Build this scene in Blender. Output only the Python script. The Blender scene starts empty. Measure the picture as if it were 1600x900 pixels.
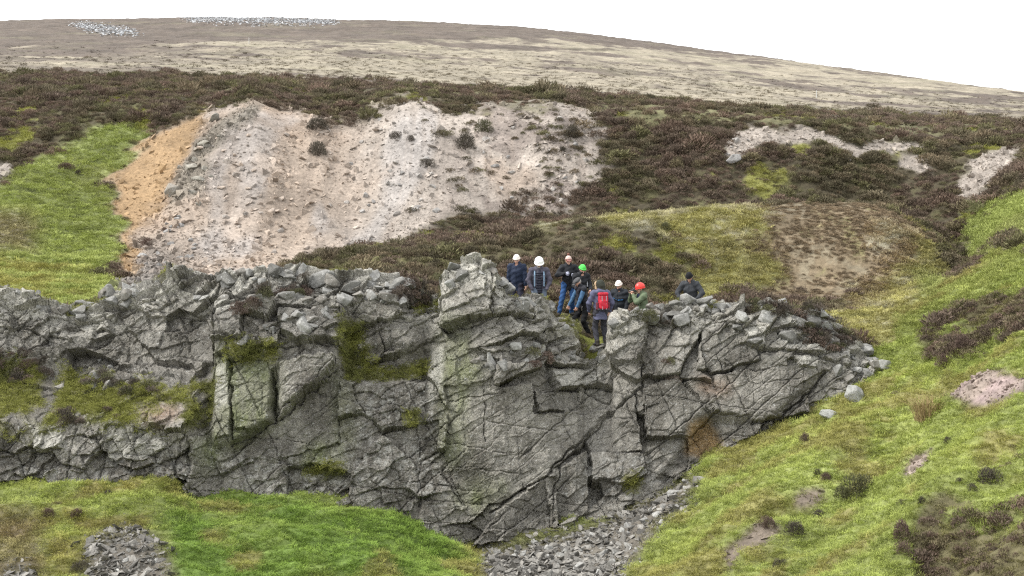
import bpy, bmesh, math, random
import numpy as np
from mathutils import Vector, Matrix

# ------------------------------------------------------------------ camera, sky, sun, exposure
SC = bpy.context.scene
COL = SC.collection
FPX, UC, VH = 1984.0, 800.0, 350.0        # focal length in picture pixels, principal column, eye-level row
cam_d = bpy.data.cameras.new('camera')
cam = bpy.data.objects.new('camera', cam_d); COL.objects.link(cam)
cam_d.sensor_fit = 'HORIZONTAL'; cam_d.sensor_width = 36.0
cam_d.lens = 36.0 * FPX / 1600.0
cam_d.shift_y = -100.0 / 1600.0
cam_d.clip_start = 0.1; cam_d.clip_end = 3000.0
cam.location = (0, 0, 0); cam.rotation_euler = (math.radians(90), 0, 0)
SC.camera = cam

SUN_EL, SUN_AZ = 50.0, -98.0              # degrees; azimuth measured from +Y (away from the camera) towards +X
world = bpy.data.worlds.new('World'); SC.world = world; world.use_nodes = True
nt = world.node_tree; nt.nodes.clear()
sky = nt.nodes.new('ShaderNodeTexSky'); sky.sky_type = 'NISHITA'; sky.sun_disc = False
sky.sun_elevation = math.radians(SUN_EL); sky.sun_rotation = math.radians(SUN_AZ)
sky.altitude = 400; sky.air_density = 1.0; sky.dust_density = 4.0; sky.ozone_density = 1.0
hsv = nt.nodes.new('ShaderNodeHueSaturation'); hsv.inputs['Saturation'].default_value = 0.12
mixw = nt.nodes.new('ShaderNodeMix'); mixw.data_type = 'RGBA'; mixw.inputs[0].default_value = 0.72
mixw.inputs[7].default_value = (8.3, 8.45, 8.6, 1)          # even white cloud deck
bg = nt.nodes.new('ShaderNodeBackground'); bg.inputs['Strength'].default_value = 0.107
wo = nt.nodes.new('ShaderNodeOutputWorld')
nt.links.new(sky.outputs[0], hsv.inputs['Color']); nt.links.new(hsv.outputs[0], mixw.inputs[6])
nt.links.new(mixw.outputs[2], bg.inputs[0]); nt.links.new(bg.outputs[0], wo.inputs[0])

sun_d = bpy.data.lights.new('sun', 'SUN'); sun_d.energy = 1.5; sun_d.angle = math.radians(14)
sun_d.color = (1.0, 0.965, 0.91)
sun = bpy.data.objects.new('sun', sun_d); COL.objects.link(sun)
_a, _e = math.radians(SUN_AZ), math.radians(SUN_EL)
_sd = Vector((math.sin(_a) * math.cos(_e), math.cos(_a) * math.cos(_e), math.sin(_e)))
sun.rotation_euler = _sd.to_track_quat('Z', 'Y').to_euler()

vs = SC.view_settings
vs.view_transform = 'Standard'; vs.look = 'None'; vs.gamma = 1.0; vs.use_curve_mapping = False
vs.exposure = 1.37
SC.render.engine = 'CYCLES'
SC.cycles.max_bounces = 4; SC.cycles.diffuse_bounces = 3; SC.cycles.glossy_bounces = 1
SC.cycles.transmission_bounces = 1; SC.cycles.transparent_max_bounces = 4
SC.cycles.use_denoising = False          # keeps the fine grain of grass, heather and rock
SC.cycles.filter_width = 1.25

# ------------------------------------------------------------------ helpers: noise, masks, meshes
RNG = np.random.default_rng(7)
random.seed(7)

def hash2(ix, iy, seed):
    h = (ix.astype(np.int64) * 374761393 + iy.astype(np.int64) * 668265263 + seed * 974634777) & 0x7fffffff
    h = ((h ^ (h >> 13)) * 1274126177) & 0x7fffffff
    h = h ^ (h >> 16)
    return (h & 0xffffff) / float(0xffffff)

def vnoise(x, y, seed=0):
    ix = np.floor(x); iy = np.floor(y); fx = x - ix; fy = y - iy
    fx = fx * fx * fx * (fx * (fx * 6 - 15) + 10); fy = fy * fy * fy * (fy * (fy * 6 - 15) + 10)
    a = hash2(ix, iy, seed); b = hash2(ix + 1, iy, seed); c = hash2(ix, iy + 1, seed); d = hash2(ix + 1, iy + 1, seed)
    return (a + (b - a) * fx) * (1 - fy) + (c + (d - c) * fx) * fy       # 0..1

def fbm(x, y, octv=4, seed=0, gain=0.5):
    s = 0; a = 1; t = 0
    ca, sa = math.cos(0.6), math.sin(0.6)
    for o in range(octv):
        s = s + a * (vnoise(x, y, seed + o * 17) * 2 - 1); t += a; a *= gain
        x, y = (x * ca - y * sa) * 2.03 + 13.7, (x * sa + y * ca) * 2.03 + 5.1
    return s / t                                                          # about -1..1

def voronoi(x, y, seed=0, jit=0.9):
    """nearest and second-nearest jittered seed: f1, f2, cell random a, b, c and offset to the nearest seed"""
    ix = np.floor(x); iy = np.floor(y)
    f1 = np.full(x.shape, 9.0); f2 = np.full(x.shape, 9.0)
    cx = np.zeros(x.shape); cy = np.zeros(x.shape); ox = np.zeros(x.shape); oy = np.zeros(x.shape)
    for dx in (-1, 0, 1):
        for dy in (-1, 0, 1):
            jx = ix + dx; jy = iy + dy
            px = jx + 0.5 + jit * (hash2(jx, jy, seed) - 0.5); py = jy + 0.5 + jit * (hash2(jx, jy, seed + 1) - 0.5)
            d = np.hypot(x - px, y - py)
            n = d < f1
            f2 = np.where(n, f1, np.minimum(f2, d)); f1 = np.where(n, d, f1)
            cx = np.where(n, jx, cx); cy = np.where(n, jy, cy); ox = np.where(n, x - px, ox); oy = np.where(n, y - py, oy)
    return f1, f2, hash2(cx, cy, seed + 2), hash2(cx, cy, seed + 3), hash2(cx, cy, seed + 4), ox, oy

def sstep(a, b, x):
    t = np.clip((x - a) / (b - a), 0, 1); return t * t * (3 - 2 * t)

# masks are drawn as polygons over the picture plane, then carried to fixed places on the ground mesh
RU0, RU1, RV0, RV1, RS = -400, 2000, 0, 1000, 2.0
_gu, _gv = np.meshgrid(np.arange(RU0, RU1, RS) + 1, np.arange(RV0, RV1, RS) + 1)
def inside(poly, U, V):
    r = np.zeros(U.shape, bool); n = len(poly)
    for i in range(n):
        (x0, y0), (x1, y1) = poly[i], poly[(i + 1) % n]
        if y0 == y1: continue
        c = ((y0 > V) != (y1 > V)) & (U < (x1 - x0) * (V - y0) / (y1 - y0) + x0)
        r ^= c
    return r
def blur(a, r):
    r = int(r)
    if r < 1: return a
    k = np.ones(2 * r + 1) / (2 * r + 1)
    for ax in (0, 1):
        p = np.pad(a, [(r, r) if i == ax else (0, 0) for i in (0, 1)], mode='edge')
        c = np.cumsum(p, axis=ax); c = np.concatenate([np.zeros_like(np.take(c, [0], ax)), c], ax)
        n = a.shape[ax]; m = 2 * r + 1
        a = (np.take(c, range(m, m + n), ax) - np.take(c, range(0, n), ax)) / m
    return a
class Mask:
    def __init__(self, polys, soft=6):
        m = np.zeros(_gu.shape, bool)
        for p in polys: m |= inside(p, _gu, _gv)
        self.a = blur(blur(m.astype(float), soft / RS), soft / RS)
    def __call__(self, U, V):
        x = np.clip((U - RU0) / RS - 0.5, 0, self.a.shape[1] - 1.01); y = np.clip((V - RV0) / RS - 0.5, 0, self.a.shape[0] - 1.01)
        ix = x.astype(int); iy = y.astype(int); fx = x - ix; fy = y - iy; a = self.a
        return (a[iy, ix] * (1 - fx) + a[iy, ix + 1] * fx) * (1 - fy) + (a[iy + 1, ix] * (1 - fx) + a[iy + 1, ix + 1] * fx) * fy

def W(u, v, Y):
    return ((u - UC) / FPX * Y, Y, (VH - v) / FPX * Y)

def mesh_np(name, verts, quads=None, tris=None, smooth=True):
    me = bpy.data.meshes.new(name)
    verts = np.ascontiguousarray(verts, dtype=np.float32)
    nq = 0 if quads is None else len(quads); nt_ = 0 if tris is None else len(tris)
    me.vertices.add(len(verts)); me.vertices.foreach_set('co', verts.ravel())
    loops = []
    if nq: loops.append(np.asarray(quads, np.int32).ravel())
    if nt_: loops.append(np.asarray(tris, np.int32).ravel())
    lv = np.concatenate(loops)
    me.loops.add(len(lv)); me.loops.foreach_set('vertex_index', lv)
    starts = np.concatenate([np.arange(nq) * 4, nq * 4 + np.arange(nt_) * 3]).astype(np.int32)
    me.polygons.add(nq + nt_); me.polygons.foreach_set('loop_start', starts)
    me.update(calc_edges=True)
    me.polygons.foreach_set('use_smooth', np.full(nq + nt_, smooth))
    me.validate(); return me

def set_col(me, col, name='col'):
    a = me.attributes.new(name, 'FLOAT_COLOR', 'POINT')
    c = np.ones((len(col), 4), np.float32); c[:, :3] = col
    a.data.foreach_set('color', c.ravel())

def link(name, data, parent=None, mat=None, **props):
    o = bpy.data.objects.new(name, data); COL.objects.link(o)
    if parent is not None: o.parent = parent
    if mat is not None and data is not None and not data.materials: data.materials.append(mat)
    for k, v in props.items(): o[k] = v
    return o

# ------------------------------------------------------------------ materials
class N:
    """tiny node helper"""
    def __init__(self, name):
        self.m = bpy.data.materials.new(name); self.m.use_nodes = True; self.t = self.m.node_tree; self.t.nodes.clear()
        self.o = self.n('ShaderNodeOutputMaterial'); self.p = self.n('ShaderNodeBsdfPrincipled')
        self.p.inputs['Roughness'].default_value = 0.9; self.p.inputs['Specular IOR Level'].default_value = 0.2
        self.l(self.p.outputs[0], self.o.inputs[0])
    def n(self, t, **kw):
        x = self.t.nodes.new(t)
        for k, v in kw.items(): setattr(x, k, v)
        return x
    def l(self, a, b): self.t.links.new(a, b)
    def noise(self, scale, detail=4, rough=0.6, vec=None, dim='3D'):
        x = self.n('ShaderNodeTexNoise'); x.inputs['Scale'].default_value = scale; x.inputs['Detail'].default_value = detail
        x.inputs['Roughness'].default_value = rough
        if vec is not None: self.l(vec, x.inputs['Vector'])
        return x.outputs[0]
    def ramp(self, fac, stops):
        x = self.n('ShaderNodeValToRGB'); e = x.color_ramp.elements
        while len(e) < len(stops): e.new(0.5)
        for i, (p, c) in enumerate(stops): e[i].position = p; e[i].color = (c, c, c, 1) if isinstance(c, (int, float)) else (*c, 1)
        self.l(fac, x.inputs[0]); return x.outputs[0]
    def mix(self, fac, a, b, mode='MIX'):
        x = self.n('ShaderNodeMix', data_type='RGBA', blend_type=mode)
        for v, i in ((fac, 0), (a, 6), (b, 7)):
            if hasattr(v, 'is_linked'): self.l(v, x.inputs[i])
            else: x.inputs[i].default_value = v if i == 0 else (*v, 1)
        return x.outputs[2]
    def attr(self, name, kind='GEOMETRY'):
        x = self.n('ShaderNodeAttribute', attribute_type=kind, attribute_name=name); return x.outputs['Color']
    def pos(self): return self.n('ShaderNodeNewGeometry').outputs['Position']
    def bump(self, h, strength, dist):
        x = self.n('ShaderNodeBump'); x.inputs['Strength'].default_value = strength; x.inputs['Distance'].default_value = dist
        self.l(h, x.inputs['Height']); self.l(x.outputs[0], self.p.inputs['Normal'])
    def col(self, c):
        if hasattr(c, 'is_linked'): self.l(c, self.p.inputs['Base Color'])
        else: self.p.inputs['Base Color'].default_value = (*c, 1)

def mat_ground():
    g = N('ground_cover'); p = g.pos()
    c = g.attr('col')
    m1 = g.ramp(g.noise(7.0, 5, 0.7, p), [(0.28, 0.62), (0.72, 1.38)])
    m2 = g.ramp(g.noise(0.9, 4, 0.65, p), [(0.3, 0.8), (0.7, 1.2)])
    m3 = g.ramp(g.noise(0.16, 9, 0.72, p), [(0.33, 0.66), (0.67, 1.34)])
    c = g.mix(1.0, c, m1, 'MULTIPLY'); c = g.mix(1.0, c, m2, 'MULTIPLY'); c = g.mix(1.0, c, m3, 'MULTIPLY')
    g.col(c); g.bump(g.noise(11.0, 4, 0.7, p), 0.7, 0.06); g.p.inputs['Roughness'].default_value = 1.0
    return g.m

def mat_rock():
    g = N('crag_rock'); p = g.pos()
    c = g.attr('col')
    m1 = g.ramp(g.noise(6.0, 6, 0.72, p), [(0.3, 0.55), (0.52, 1.0), (0.74, 1.55)])
    c = g.mix(1.0, c, m1, 'MULTIPLY')
    m2 = g.ramp(g.noise(28.0, 4, 0.75, p), [(0.32, 0.5), (0.68, 1.5)])
    c = g.mix(1.0, c, m2, 'MULTIPLY')
    li = g.ramp(g.noise(17.0, 3, 0.6, p), [(0.62, 0.0), (0.69, 1.0)])       # pale lichen spots
    li2 = g.ramp(g.noise(1.3, 3, 0.6, p), [(0.40, 0.2), (0.58, 0.9)])
    f = g.mix(1.0, li, li2, 'MULTIPLY')
    c = g.mix(f, c, (0.47, 0.47, 0.45))
    sp = g.ramp(g.noise(45.0, 2, 0.6, p), [(0.63, 0.0), (0.68, 0.75)])
    c = g.mix(sp, c, (0.50, 0.50, 0.48))
    g.col(c)
    g.bump(g.noise(13.0, 7, 0.78, p), 1.0, 0.08)
    g.p.inputs['Roughness'].default_value = 0.85
    return g.m

def mat_stone():
    g = N('loose_stone'); p = g.pos()
    c = g.attr('scol', 'OBJECT')
    m1 = g.ramp(g.noise(7.0, 6, 0.72, p), [(0.3, 0.6), (0.74, 1.42)])
    c = g.mix(1.0, c, m1, 'MULTIPLY')
    li = g.ramp(g.noise(16.0, 3, 0.6, p), [(0.60, 0.0), (0.66, 0.8)])
    c = g.mix(li, c, (0.36, 0.36, 0.345))
    g.col(c); g.bump(g.noise(14.0, 6, 0.7, p), 0.8, 0.04)
    return g.m

def mat_inst(name, var=0.25, spec=0.15, transl=0.0):
    g = N(name)
    c = g.attr('col', 'INSTANCER')
    r = g.ramp(g.noise(23.0, 2, 0.6, g.pos()), [(0.25, 1 - var), (0.75, 1 + var)])
    g.col(g.mix(1.0, c, r, 'MULTIPLY')); g.p.inputs['Specular IOR Level'].default_value = spec
    return g.m

def mat_plain(name, col, rough=0.8, spec=0.3, nscale=40, var=0.18, bump=0.0):
    g = N(name)
    r = g.ramp(g.noise(nscale, 3, 0.6, g.n('ShaderNodeTexCoord').outputs['Object']), [(0.25, 1 - var), (0.75, 1 + var)])
    g.col(g.mix(1.0, col, r, 'MULTIPLY')) if False else None
    mx = g.n('ShaderNodeMix', data_type='RGBA', blend_type='MULTIPLY'); mx.inputs[0].default_value = 1.0
    mx.inputs[6].default_value = (*col, 1); g.l(r, mx.inputs[7]); g.l(mx.outputs[2], g.p.inputs['Base Color'])
    g.p.inputs['Roughness'].default_value = rough; g.p.inputs['Specular IOR Level'].default_value = spec
    if bump: g.bump(g.noise(nscale * 0.6, 3, 0.6, g.n('ShaderNodeTexCoord').outputs['Object']), bump, 0.02)
    return g.m

M_GROUND, M_ROCK, M_STONE = mat_ground(), mat_rock(), mat_stone()
M_HEATH, M_GRASS, M_CHIP = mat_inst('heather_sprigs', 0.35), mat_inst('grass_blades', 0.25), mat_inst('stone_chips', 0.3)
# ------------------------------------------------------------------ the ground: one sheet lofted over profile lines
def L(*pts): return np.array(pts, float)                     # rows of (u, Y, v)
PEOPLE_AT = [  # u, distance, row of the feet
    (808, 35.0, 494), (842, 34.5, 505), (884, 37.0, 491), (906, 36.5, 507), (908, 35.5, 528),
    (938, 34.0, 541), (968, 35.5, 534), (1004, 34.8, 540), (1082, 34.8, 524)]
FOOT = L((-1400,26,790),(-500,28,770),(-200,28.5,762),(0,28.8,762),(130,29,758),(250,29,752),(300,29.3,775),(400,29.5,783),(520,29.7,785),
         (600,29.8,800),(700,30,848),(740,30.1,860),(800,30.2,847),(870,30.4,827),(950,30.6,810),(1000,30.7,790),(1060,30.8,760),
         (1100,31,718),(1130,31,705),(1200,31.3,680),(1290,31.6,640),(1340,31.6,618),(1400,31.5,592),(1450,31,572),(1600,29,505),(2100,27,400),(2900,25,300))
def _under():                                                 # the buried ground beneath the crag
    rows = []
    for u in list(range(-1400, -299, 100)) + list(range(-300, 1421, 20)) + [1440, 1460, 1480, 1520, 1600, 1800, 2100, 2900]:
        Y, v = np.interp(u, FOOT[:, 0], FOOT[:, 1]), np.interp(u, FOOT[:, 0], FOOT[:, 2]); z = (350 - v) / 1984.0 * Y
        y2 = 32.6; v4 = np.interp(u, [1350, 1400, 1450, 1600, 2100, 2900], [525, 508, 488, 410, 320, 230]); y4 = 34.2; z4 = (350 - v4) / 1984.0 * y4
        t = min(max((u - 1330) / 90.0, 0), 1); yb = Y + 0.45 * (y4 - Y); zb = z + 0.45 * (z4 - z)
        y = y2 * (1 - t) + yb * t; zz = (z + 0.15) * (1 - t) + zb * t
        rows.append((u, y, 350 - zz / y * 1984.0))
    return np.array(rows)
UNDER = _under()
LINES = [
  L((-1400,2,2300),(700,2,2036),(1400,2,1900),(2900,2,1500)),
  L((-1400,12,1300),(700,12,1160),(1000,12,1150),(1300,11,1080),(1600,10,1020),(2900,9,760)),
  L((-1400,23,960),(0,24,935),(700,25,930),(850,26.5,925),(1000,25,930),(1200,22,930),(1400,20,930),(1600,18,925),(2100,16,800),(2900,14,640)),
  L((-1400,25,860),(0,26.4,838),(300,26.6,842),(600,27.2,862),(740,28.2,893),(850,28.6,880),(940,28,872),(1000,27.6,858),(1200,26,790),(1400,25,740),(1600,23.5,680),(2100,21,560),(2900,19,420)),
  FOOT,
  UNDER,
  L((-1400,33,560),(0,34,505),(200,34,495),(400,34,485),(600,34,485),(700,34,495),(800,34,508),(860,34,530),(930,34,543),(980,34,543),(1080,34,530),(1200,34,515),
    (1290,34,522),(1340,34.3,532),(1400,35,508),(1450,35.3,488),(1600,34,410),(2100,32,320),(2900,30,230)),
  L((-1400,37,500),(0,37.5,475),(200,37.5,472),(400,37.5,470),(600,37.5,462),(700,37.5,466),(800,37.3,474),(890,37.3,490),(950,37.3,503),(1000,37.3,503),(1080,37.3,498),
    (1200,37.3,495),(1290,37.3,497),(1400,38,482),(1450,38.5,462),(1600,37,380),(2100,35,285),(2900,33,200)),
  L((-1400,42,460),(0,42,448),(200,42,450),(400,43,455),(600,41,432),(700,41,436),(800,40.5,444),(950,40.5,456),(1100,40.5,472),(1270,40.5,478),(1400,41,456),(1480,42,432),(1540,42,392),
    (1600,40,348),(2100,38,245),(2900,36,170)),
  L((-1400,48,430),(0,47,415),(100,48,415),(200,48,425),(300,48,432),(400,48,436),(440,48,425),(520,48,399),(600,48,386),(700,48.5,373),(800,49,358),(880,49,349),(960,49,341),(1060,49,333),
    (1160,49,325),(1270,49,317),(1340,49,319),(1400,48.5,336),(1450,48,369),(1490,47.5,398),(1530,46.5,376),(1600,45,318),(2100,43,210),(2900,41,140)),
  L((-1400,53,390),(0,52,362),(200,51.5,400),(400,51.5,418),(520,52,412),(700,53,394),(960,54,374),(1270,54,356),(1400,54,356),(1450,53.5,345),(1490,53,348),(1530,52,330),(1600,51,285),
    (2100,49,180),(2900,47,110)),
  L((-1400,68,160),(0,67,166),(200,66,168),(300,65,168),(400,63.5,160),(460,64,176),(530,64,183),(570,64,172),(640,64,157),(700,64,170),(760,64,166),(860,64,164),(930,64,176),(1060,63.5,180),
    (1200,63,192),(1400,62.5,208),(1600,62,218),(2100,60,170),(2900,58,100)),
  L((-1400,92,118),(0,92,120),(200,92,124),(430,92,127),(700,92,140),(900,92,151),(1100,92,166),(1300,90,181),(1600,86,194),(2100,82,165),(2900,78,110)),
  L((-1400,180,80),(0,180,76),(300,180,75),(600,180,80),(900,180,98),(1100,175,120),(1300,165,144),(1600,150,170),(2100,140,170),(2900,130,140)),
  L((-1400,380,70),(-500,380,46),(0,380,34),(150,380,31),(330,380,28),(480,380,31),(600,378,34),(700,375,38),(800,370,42),(900,360,51),(1000,350,64),(1080,340,76),(1200,320,91),(1300,305,106),
    (1400,290,121),(1500,275,135),(1600,262,148),(2100,240,205),(2900,230,260)),
  L((-1400,620,90),(0,620,62),(330,620,56),(900,590,80),(1600,450,185),(2900,420,300)),
  L((-1400,1300,340),(0,1300,330),(1600,1200,340),(2900,1200,360)),
]
ROWS = [14, 30, 70, 62, 36, 36, 40, 40, 62, 26, 110, 56, 84, 104, 8, 3]
gu = np.concatenate([np.linspace(-1400, -150, 44)[:-1], np.arange(-150, 1751, 3.0), np.linspace(1750, 2900, 40)[1:]])
def smooth1(a, r):
    k = np.hanning(2 * r + 3)[1:-1]; k /= k.sum(); return np.convolve(np.pad(a, r, mode='edge'), k, 'valid')
fine_u = np.arange(-1400, 2901, 2.0)
def lines_at(lines, u, r=7):
    Ys, Zs = [], []
    for ln in lines:
        Y = smooth1(np.interp(fine_u, ln[:, 0], ln[:, 1]), r); v = smooth1(np.interp(fine_u, ln[:, 0], ln[:, 2]), r)
        Y = np.interp(u, fine_u, Y); v = np.interp(u, fine_u, v)
        Ys.append(Y); Zs.append((VH - v) / FPX * Y)
    return np.array(Ys), np.array(Zs)
def pchip(Yk, Zk, rows):
    """monotone cubic through the knots of every column; rows[k] samples per strip"""
    h = np.diff(Yk, axis=0); d = np.diff(Zk, axis=0) / h
    m = np.zeros_like(Yk); m[0] = d[0]; m[-1] = d[-1]
    w1 = 2 * h[1:] + h[:-1]; w2 = h[1:] + 2 * h[:-1]
    ok = d[:-1] * d[1:] > 0
    with np.errstate(divide='ignore', invalid='ignore'):
        hm = (w1 + w2) / (w1 / d[:-1] + w2 / d[1:])
    m[1:-1] = np.where(ok, hm, 0)
    oy, oz = [], []
    for k in range(len(rows)):
        ts = np.arange(rows[k]) / rows[k]
        if k == len(rows) - 1: ts = np.append(ts, 1.0)
        for t in ts:
            h00 = 2*t**3 - 3*t**2 + 1; h10 = t**3 - 2*t**2 + t; h01 = -2*t**3 + 3*t**2; h11 = t**3 - t**2
            oy.append(Yk[k] + t * h[k]); oz.append(h00*Zk[k] + h10*h[k]*m[k] + h01*Zk[k+1] + h11*h[k]*m[k+1])
    return np.array(oy), np.array(oz)
_Yk, _Zk = lines_at(LINES, gu)
GY, GZ = pchip(_Yk, _Zk, ROWS)
GU = np.broadcast_to(gu, GY.shape)
GX = (GU - UC) / FPX * GY
STRIP = np.repeat(np.arange(len(ROWS)), ROWS); STRIP = np.append(STRIP, len(ROWS) - 1)
GV = VH - GZ / GY * FPX                                       # picture row of the smooth ground
# long ribs and hollows of the quarried slope (world metres: raised or sunk along a polyline)
def pline_dist(X, Y, pts):
    best = np.full(X.shape, 1e9)
    for (x0, y0), (x1, y1) in zip(pts[:-1], pts[1:]):
        dx, dy = x1 - x0, y1 - y0; t = np.clip(((X - x0) * dx + (Y - y0) * dy) / (dx * dx + dy * dy), 0, 1)
        best = np.minimum(best, np.hypot(X - x0 - t * dx, Y - y0 - t * dy))
    return best
def xy(u, Y): return ((u - UC) / FPX * Y, Y)
rib = pline_dist(GX, GY, [xy(395, 64), xy(345, 60.5), xy(300, 57), xy(270, 54)])
GZ = GZ + 0.38 * np.exp(-(rib / 1.1) ** 2) * sstep(64.5, 60, GY)
rib2 = pline_dist(GX, GY, [xy(690, 63.5), xy(690, 58), xy(660, 54)])
GZ = GZ + 0.25 * np.exp(-(rib2 / 1.6) ** 2) * sstep(64, 60, GY)
for pts, amp, w in [([xy(225, 63), xy(215, 58), xy(215, 54)], -0.3, 1.4), ([xy(560, 63), xy(570, 57)], -0.35, 1.5), ([xy(800, 62), xy(790, 56)], -0.4, 1.7),
                    ([xy(1500, 52), xy(1520, 46), xy(1500, 42)], -0.5, 0.8), ([xy(1280, 61), xy(1250, 58)], 0.5, 2.5), ([xy(1120, 60), xy(1060, 57)], 0.4, 2.2),
                    ([xy(150, 60), xy(100, 52)], -0.45, 1.5), ([xy(1560, 27), xy(1470, 27.5)], 0.25, 0.8), ([xy(930, 45), xy(1150, 45.2), xy(1380, 45)], 0.55, 2.3), ([xy(1470, 29), xy(1330, 25.5), xy(1230, 23)], -0.28, 0.8), ([xy(1380, 29), xy(1240, 27), xy(1120, 25)], 0.22, 0.9), ([xy(1600, 25), xy(1450, 22.5), xy(1330, 20.5)], 0.28, 0.8), ([xy(1600, 22), xy(1500, 20.5), xy(1420, 19)], -0.2, 0.6)]:
    GZ = GZ + amp * np.exp(-(pline_dist(GX, GY, pts) / w) ** 2)
GZ0 = GZ.copy()
_c = np.cos(0.3)

# ---- where each cover grows
def wl(amp, sc, seed):  # wobbled picture coordinates, so that no edge stays straight (the wobble itself lives in metres on the ground)
    s = sc / np.maximum(GY / 40.0, 0.5)
    return GU + amp * fbm(GX / s * 1.0, GY / s * 0.6, 4, seed, 0.6), GV + amp * 0.6 * fbm(GX / s + 40, GY / s * 0.6, 4, seed + 5, 0.6)
U1, V1 = wl(22, 2.2, 3)
BACK = GY > np.interp(GU, FOOT[:, 0], FOOT[:, 1]) + 2.2
BACK = BACK & ~((GU > 1400) & (GY < 38))
back = BACK.astype(float)
front = 1 - back
SCREE = Mask([[(168,262),(190,236),(250,200),(322,170),(400,158),(450,170),(485,178),(530,188),(575,172),(620,156),(672,156),(700,178),(760,163),(860,162),(938,176),(945,235),(962,258),
    (930,292),(870,322),(800,330),(770,322),(700,350),(630,378),(560,390),(470,405),(440,430),(400,460),(170,460),(195,425),(178,400),(190,370),(186,310)]], 5)
CHUTE = Mask([[(170,262),(240,206),(335,166),(318,198),(292,240),(265,290),(240,330),(205,345),(212,380),(216,425),(192,432),(180,402),(190,365),(186,318)]], 6)
RIBROCK = Mask([[(398,163),(345,198),(308,235),(280,275),(262,322),(300,318),(322,272),(358,228),(408,175)]], 5)
LGRASS = Mask([[(-400,330),(0,288),(55,248),(130,210),(165,188),(242,194),(236,206),(166,262),(188,330),(184,400),(165,425),(195,455),(120,490),(-400,500)]], 5)
LDRY = Mask([[(-300,330),(45,330),(62,365),(50,392),(-300,395)]], 10)
LYEL = Mask([[(-300,395),(60,400),(140,405),(150,450),(100,480),(-300,480)]], 12)
PALE = Mask([[(-400,122),(0,121),(100,118),(200,122),(430,126),(700,140),(900,152),(1100,168),(1300,184),(1600,196),(2000,170),(2000,0),(-400,0)]], 4)
MOSSR = Mask([[(905,345),(960,340),(1060,331),(1180,325),(1200,360),(1190,400),(1215,440),(1190,462),(1100,470),(1050,450),(1075,405),(1040,372),(985,372),(940,372)],
              [(1370,380),(1440,372),(1480,400),(1490,440),(1480,480),(1440,500),(1330,492),(1320,470),(1385,440)],[(1275,486),(1330,480),(1440,466),(1460,500),(1410,540),(1380,575),(1340,540),(1290,512)]], 8)
MOUND = Mask([[(1170,326),(1270,314),(1345,316),(1405,335),(1440,372),(1420,420),(1385,450),(1330,478),(1200,470),(1210,440),(1185,400),(1190,360)]], 8)
LICH = Mask([[(820,364),(880,350),(960,340),(1060,330),(1180,322),(1200,350),(1080,366),(1040,392),(990,385),(930,376),(880,372)]], 6)
RGRASS = Mask([[(1495,345),(1530,320),(1580,300),(1620,290),(2000,280),(2000,420),(1620,405),(1570,412),(1530,395)],[(1440,430),(1520,440),(1600,425),(2000,430),(2000,480),(1540,470),(1470,480),(1430,480)]], 8)
BARES = Mask([[(1120,240),(1150,215),(1195,205),(1240,215),(1290,228),(1350,236),(1380,222),(1450,218),(1440,232),(1390,240),(1360,250),(1300,246),(1240,236),(1200,232),(1180,255),(1130,260)],
              [(1410,245),(1440,240),(1465,255),(1450,270),(1420,268)],[(1485,318),(1500,280),(1540,240),(1590,230),(1580,262),(1540,302),(1510,320)],[(-30,262),(15,255),(18,275),(-30,290)]], 3)
OLIVE = Mask([[(440,430),(520,400),(640,382),(760,362),(850,352),(900,352),(890,372),(820,385),(700,395),(560,420),(440,450)],[(780,445),(840,430),(880,445),(880,500),(800,490)]], 14)
SEDGE = Mask([[(700,150),(960,165),(1100,172),(1300,188),(1600,200),(1600,212),(1300,205),(1100,196),(960,186),(840,172)],[(100,128),(430,128),(430,138),(200,142)]], 5)
FGREEN = Mask([[(285,775),(420,785),(620,800),(720,848),(750,862),(760,905),(740,960),(260,960),(270,850),(240,800)]], 10)
FMOSS = Mask([[(-400,740),(270,745),(300,800),(280,840),(250,850),(200,815),(140,850),(120,960),(-400,960)]], 10)
FBROWN = Mask([[(-200,790),(50,800),(75,830),(60,880),(70,960),(-200,960)]], 12)
FGRAVEL = Mask([[(140,850),(200,826),(240,850),(262,880),(275,960),(130,960)],[(0,880),(50,885),(55,960),(0,960)]], 13)
GULLY = Mask([[(755,862),(840,845),(900,832),(960,820),(1000,790),(1050,765),(1085,740),(1098,752),(1070,790),(1020,830),(1000,862),(965,905),(965,990),(755,990)]], 9)
HEATHF = Mask([[(1440,905),(1425,850),(1450,815),(1480,790),(1525,798),(1600,770),(2000,760),(2000,1000),(1440,1000),(1450,900)],[(1438,515),(1490,480),(1600,458),(2000,440),(2000,525),(1600,515),(1535,528),(1500,552),(1462,560),(1445,540)],
               [(1550,380),(1600,370),(1600,390)]], 7)
BAREF = Mask([[(1125,880),(1165,850),(1180,828),(1222,822),(1195,850),(1160,868),(1140,893)],[(1238,785),(1255,770),(1288,758),(1280,775),(1250,788)],[(1412,742),(1425,715),(1458,706),(1450,728),(1425,745)],
              [(1480,630),(1488,606),(1540,594),(1600,600),(1600,634),(1540,638)]], 3)
YELF = Mask([[(1180,700),(1300,660),(1400,640),(1470,690),(1400,740),(1280,770),(1180,760)],[(1000,840),(1100,800),(1100,880),(1000,960)],[(1380,560),(1500,560),(1440,640),(1350,640)],[(1480,660),(1600,650),(1600,740),(1450,760)]], 14)

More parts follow.
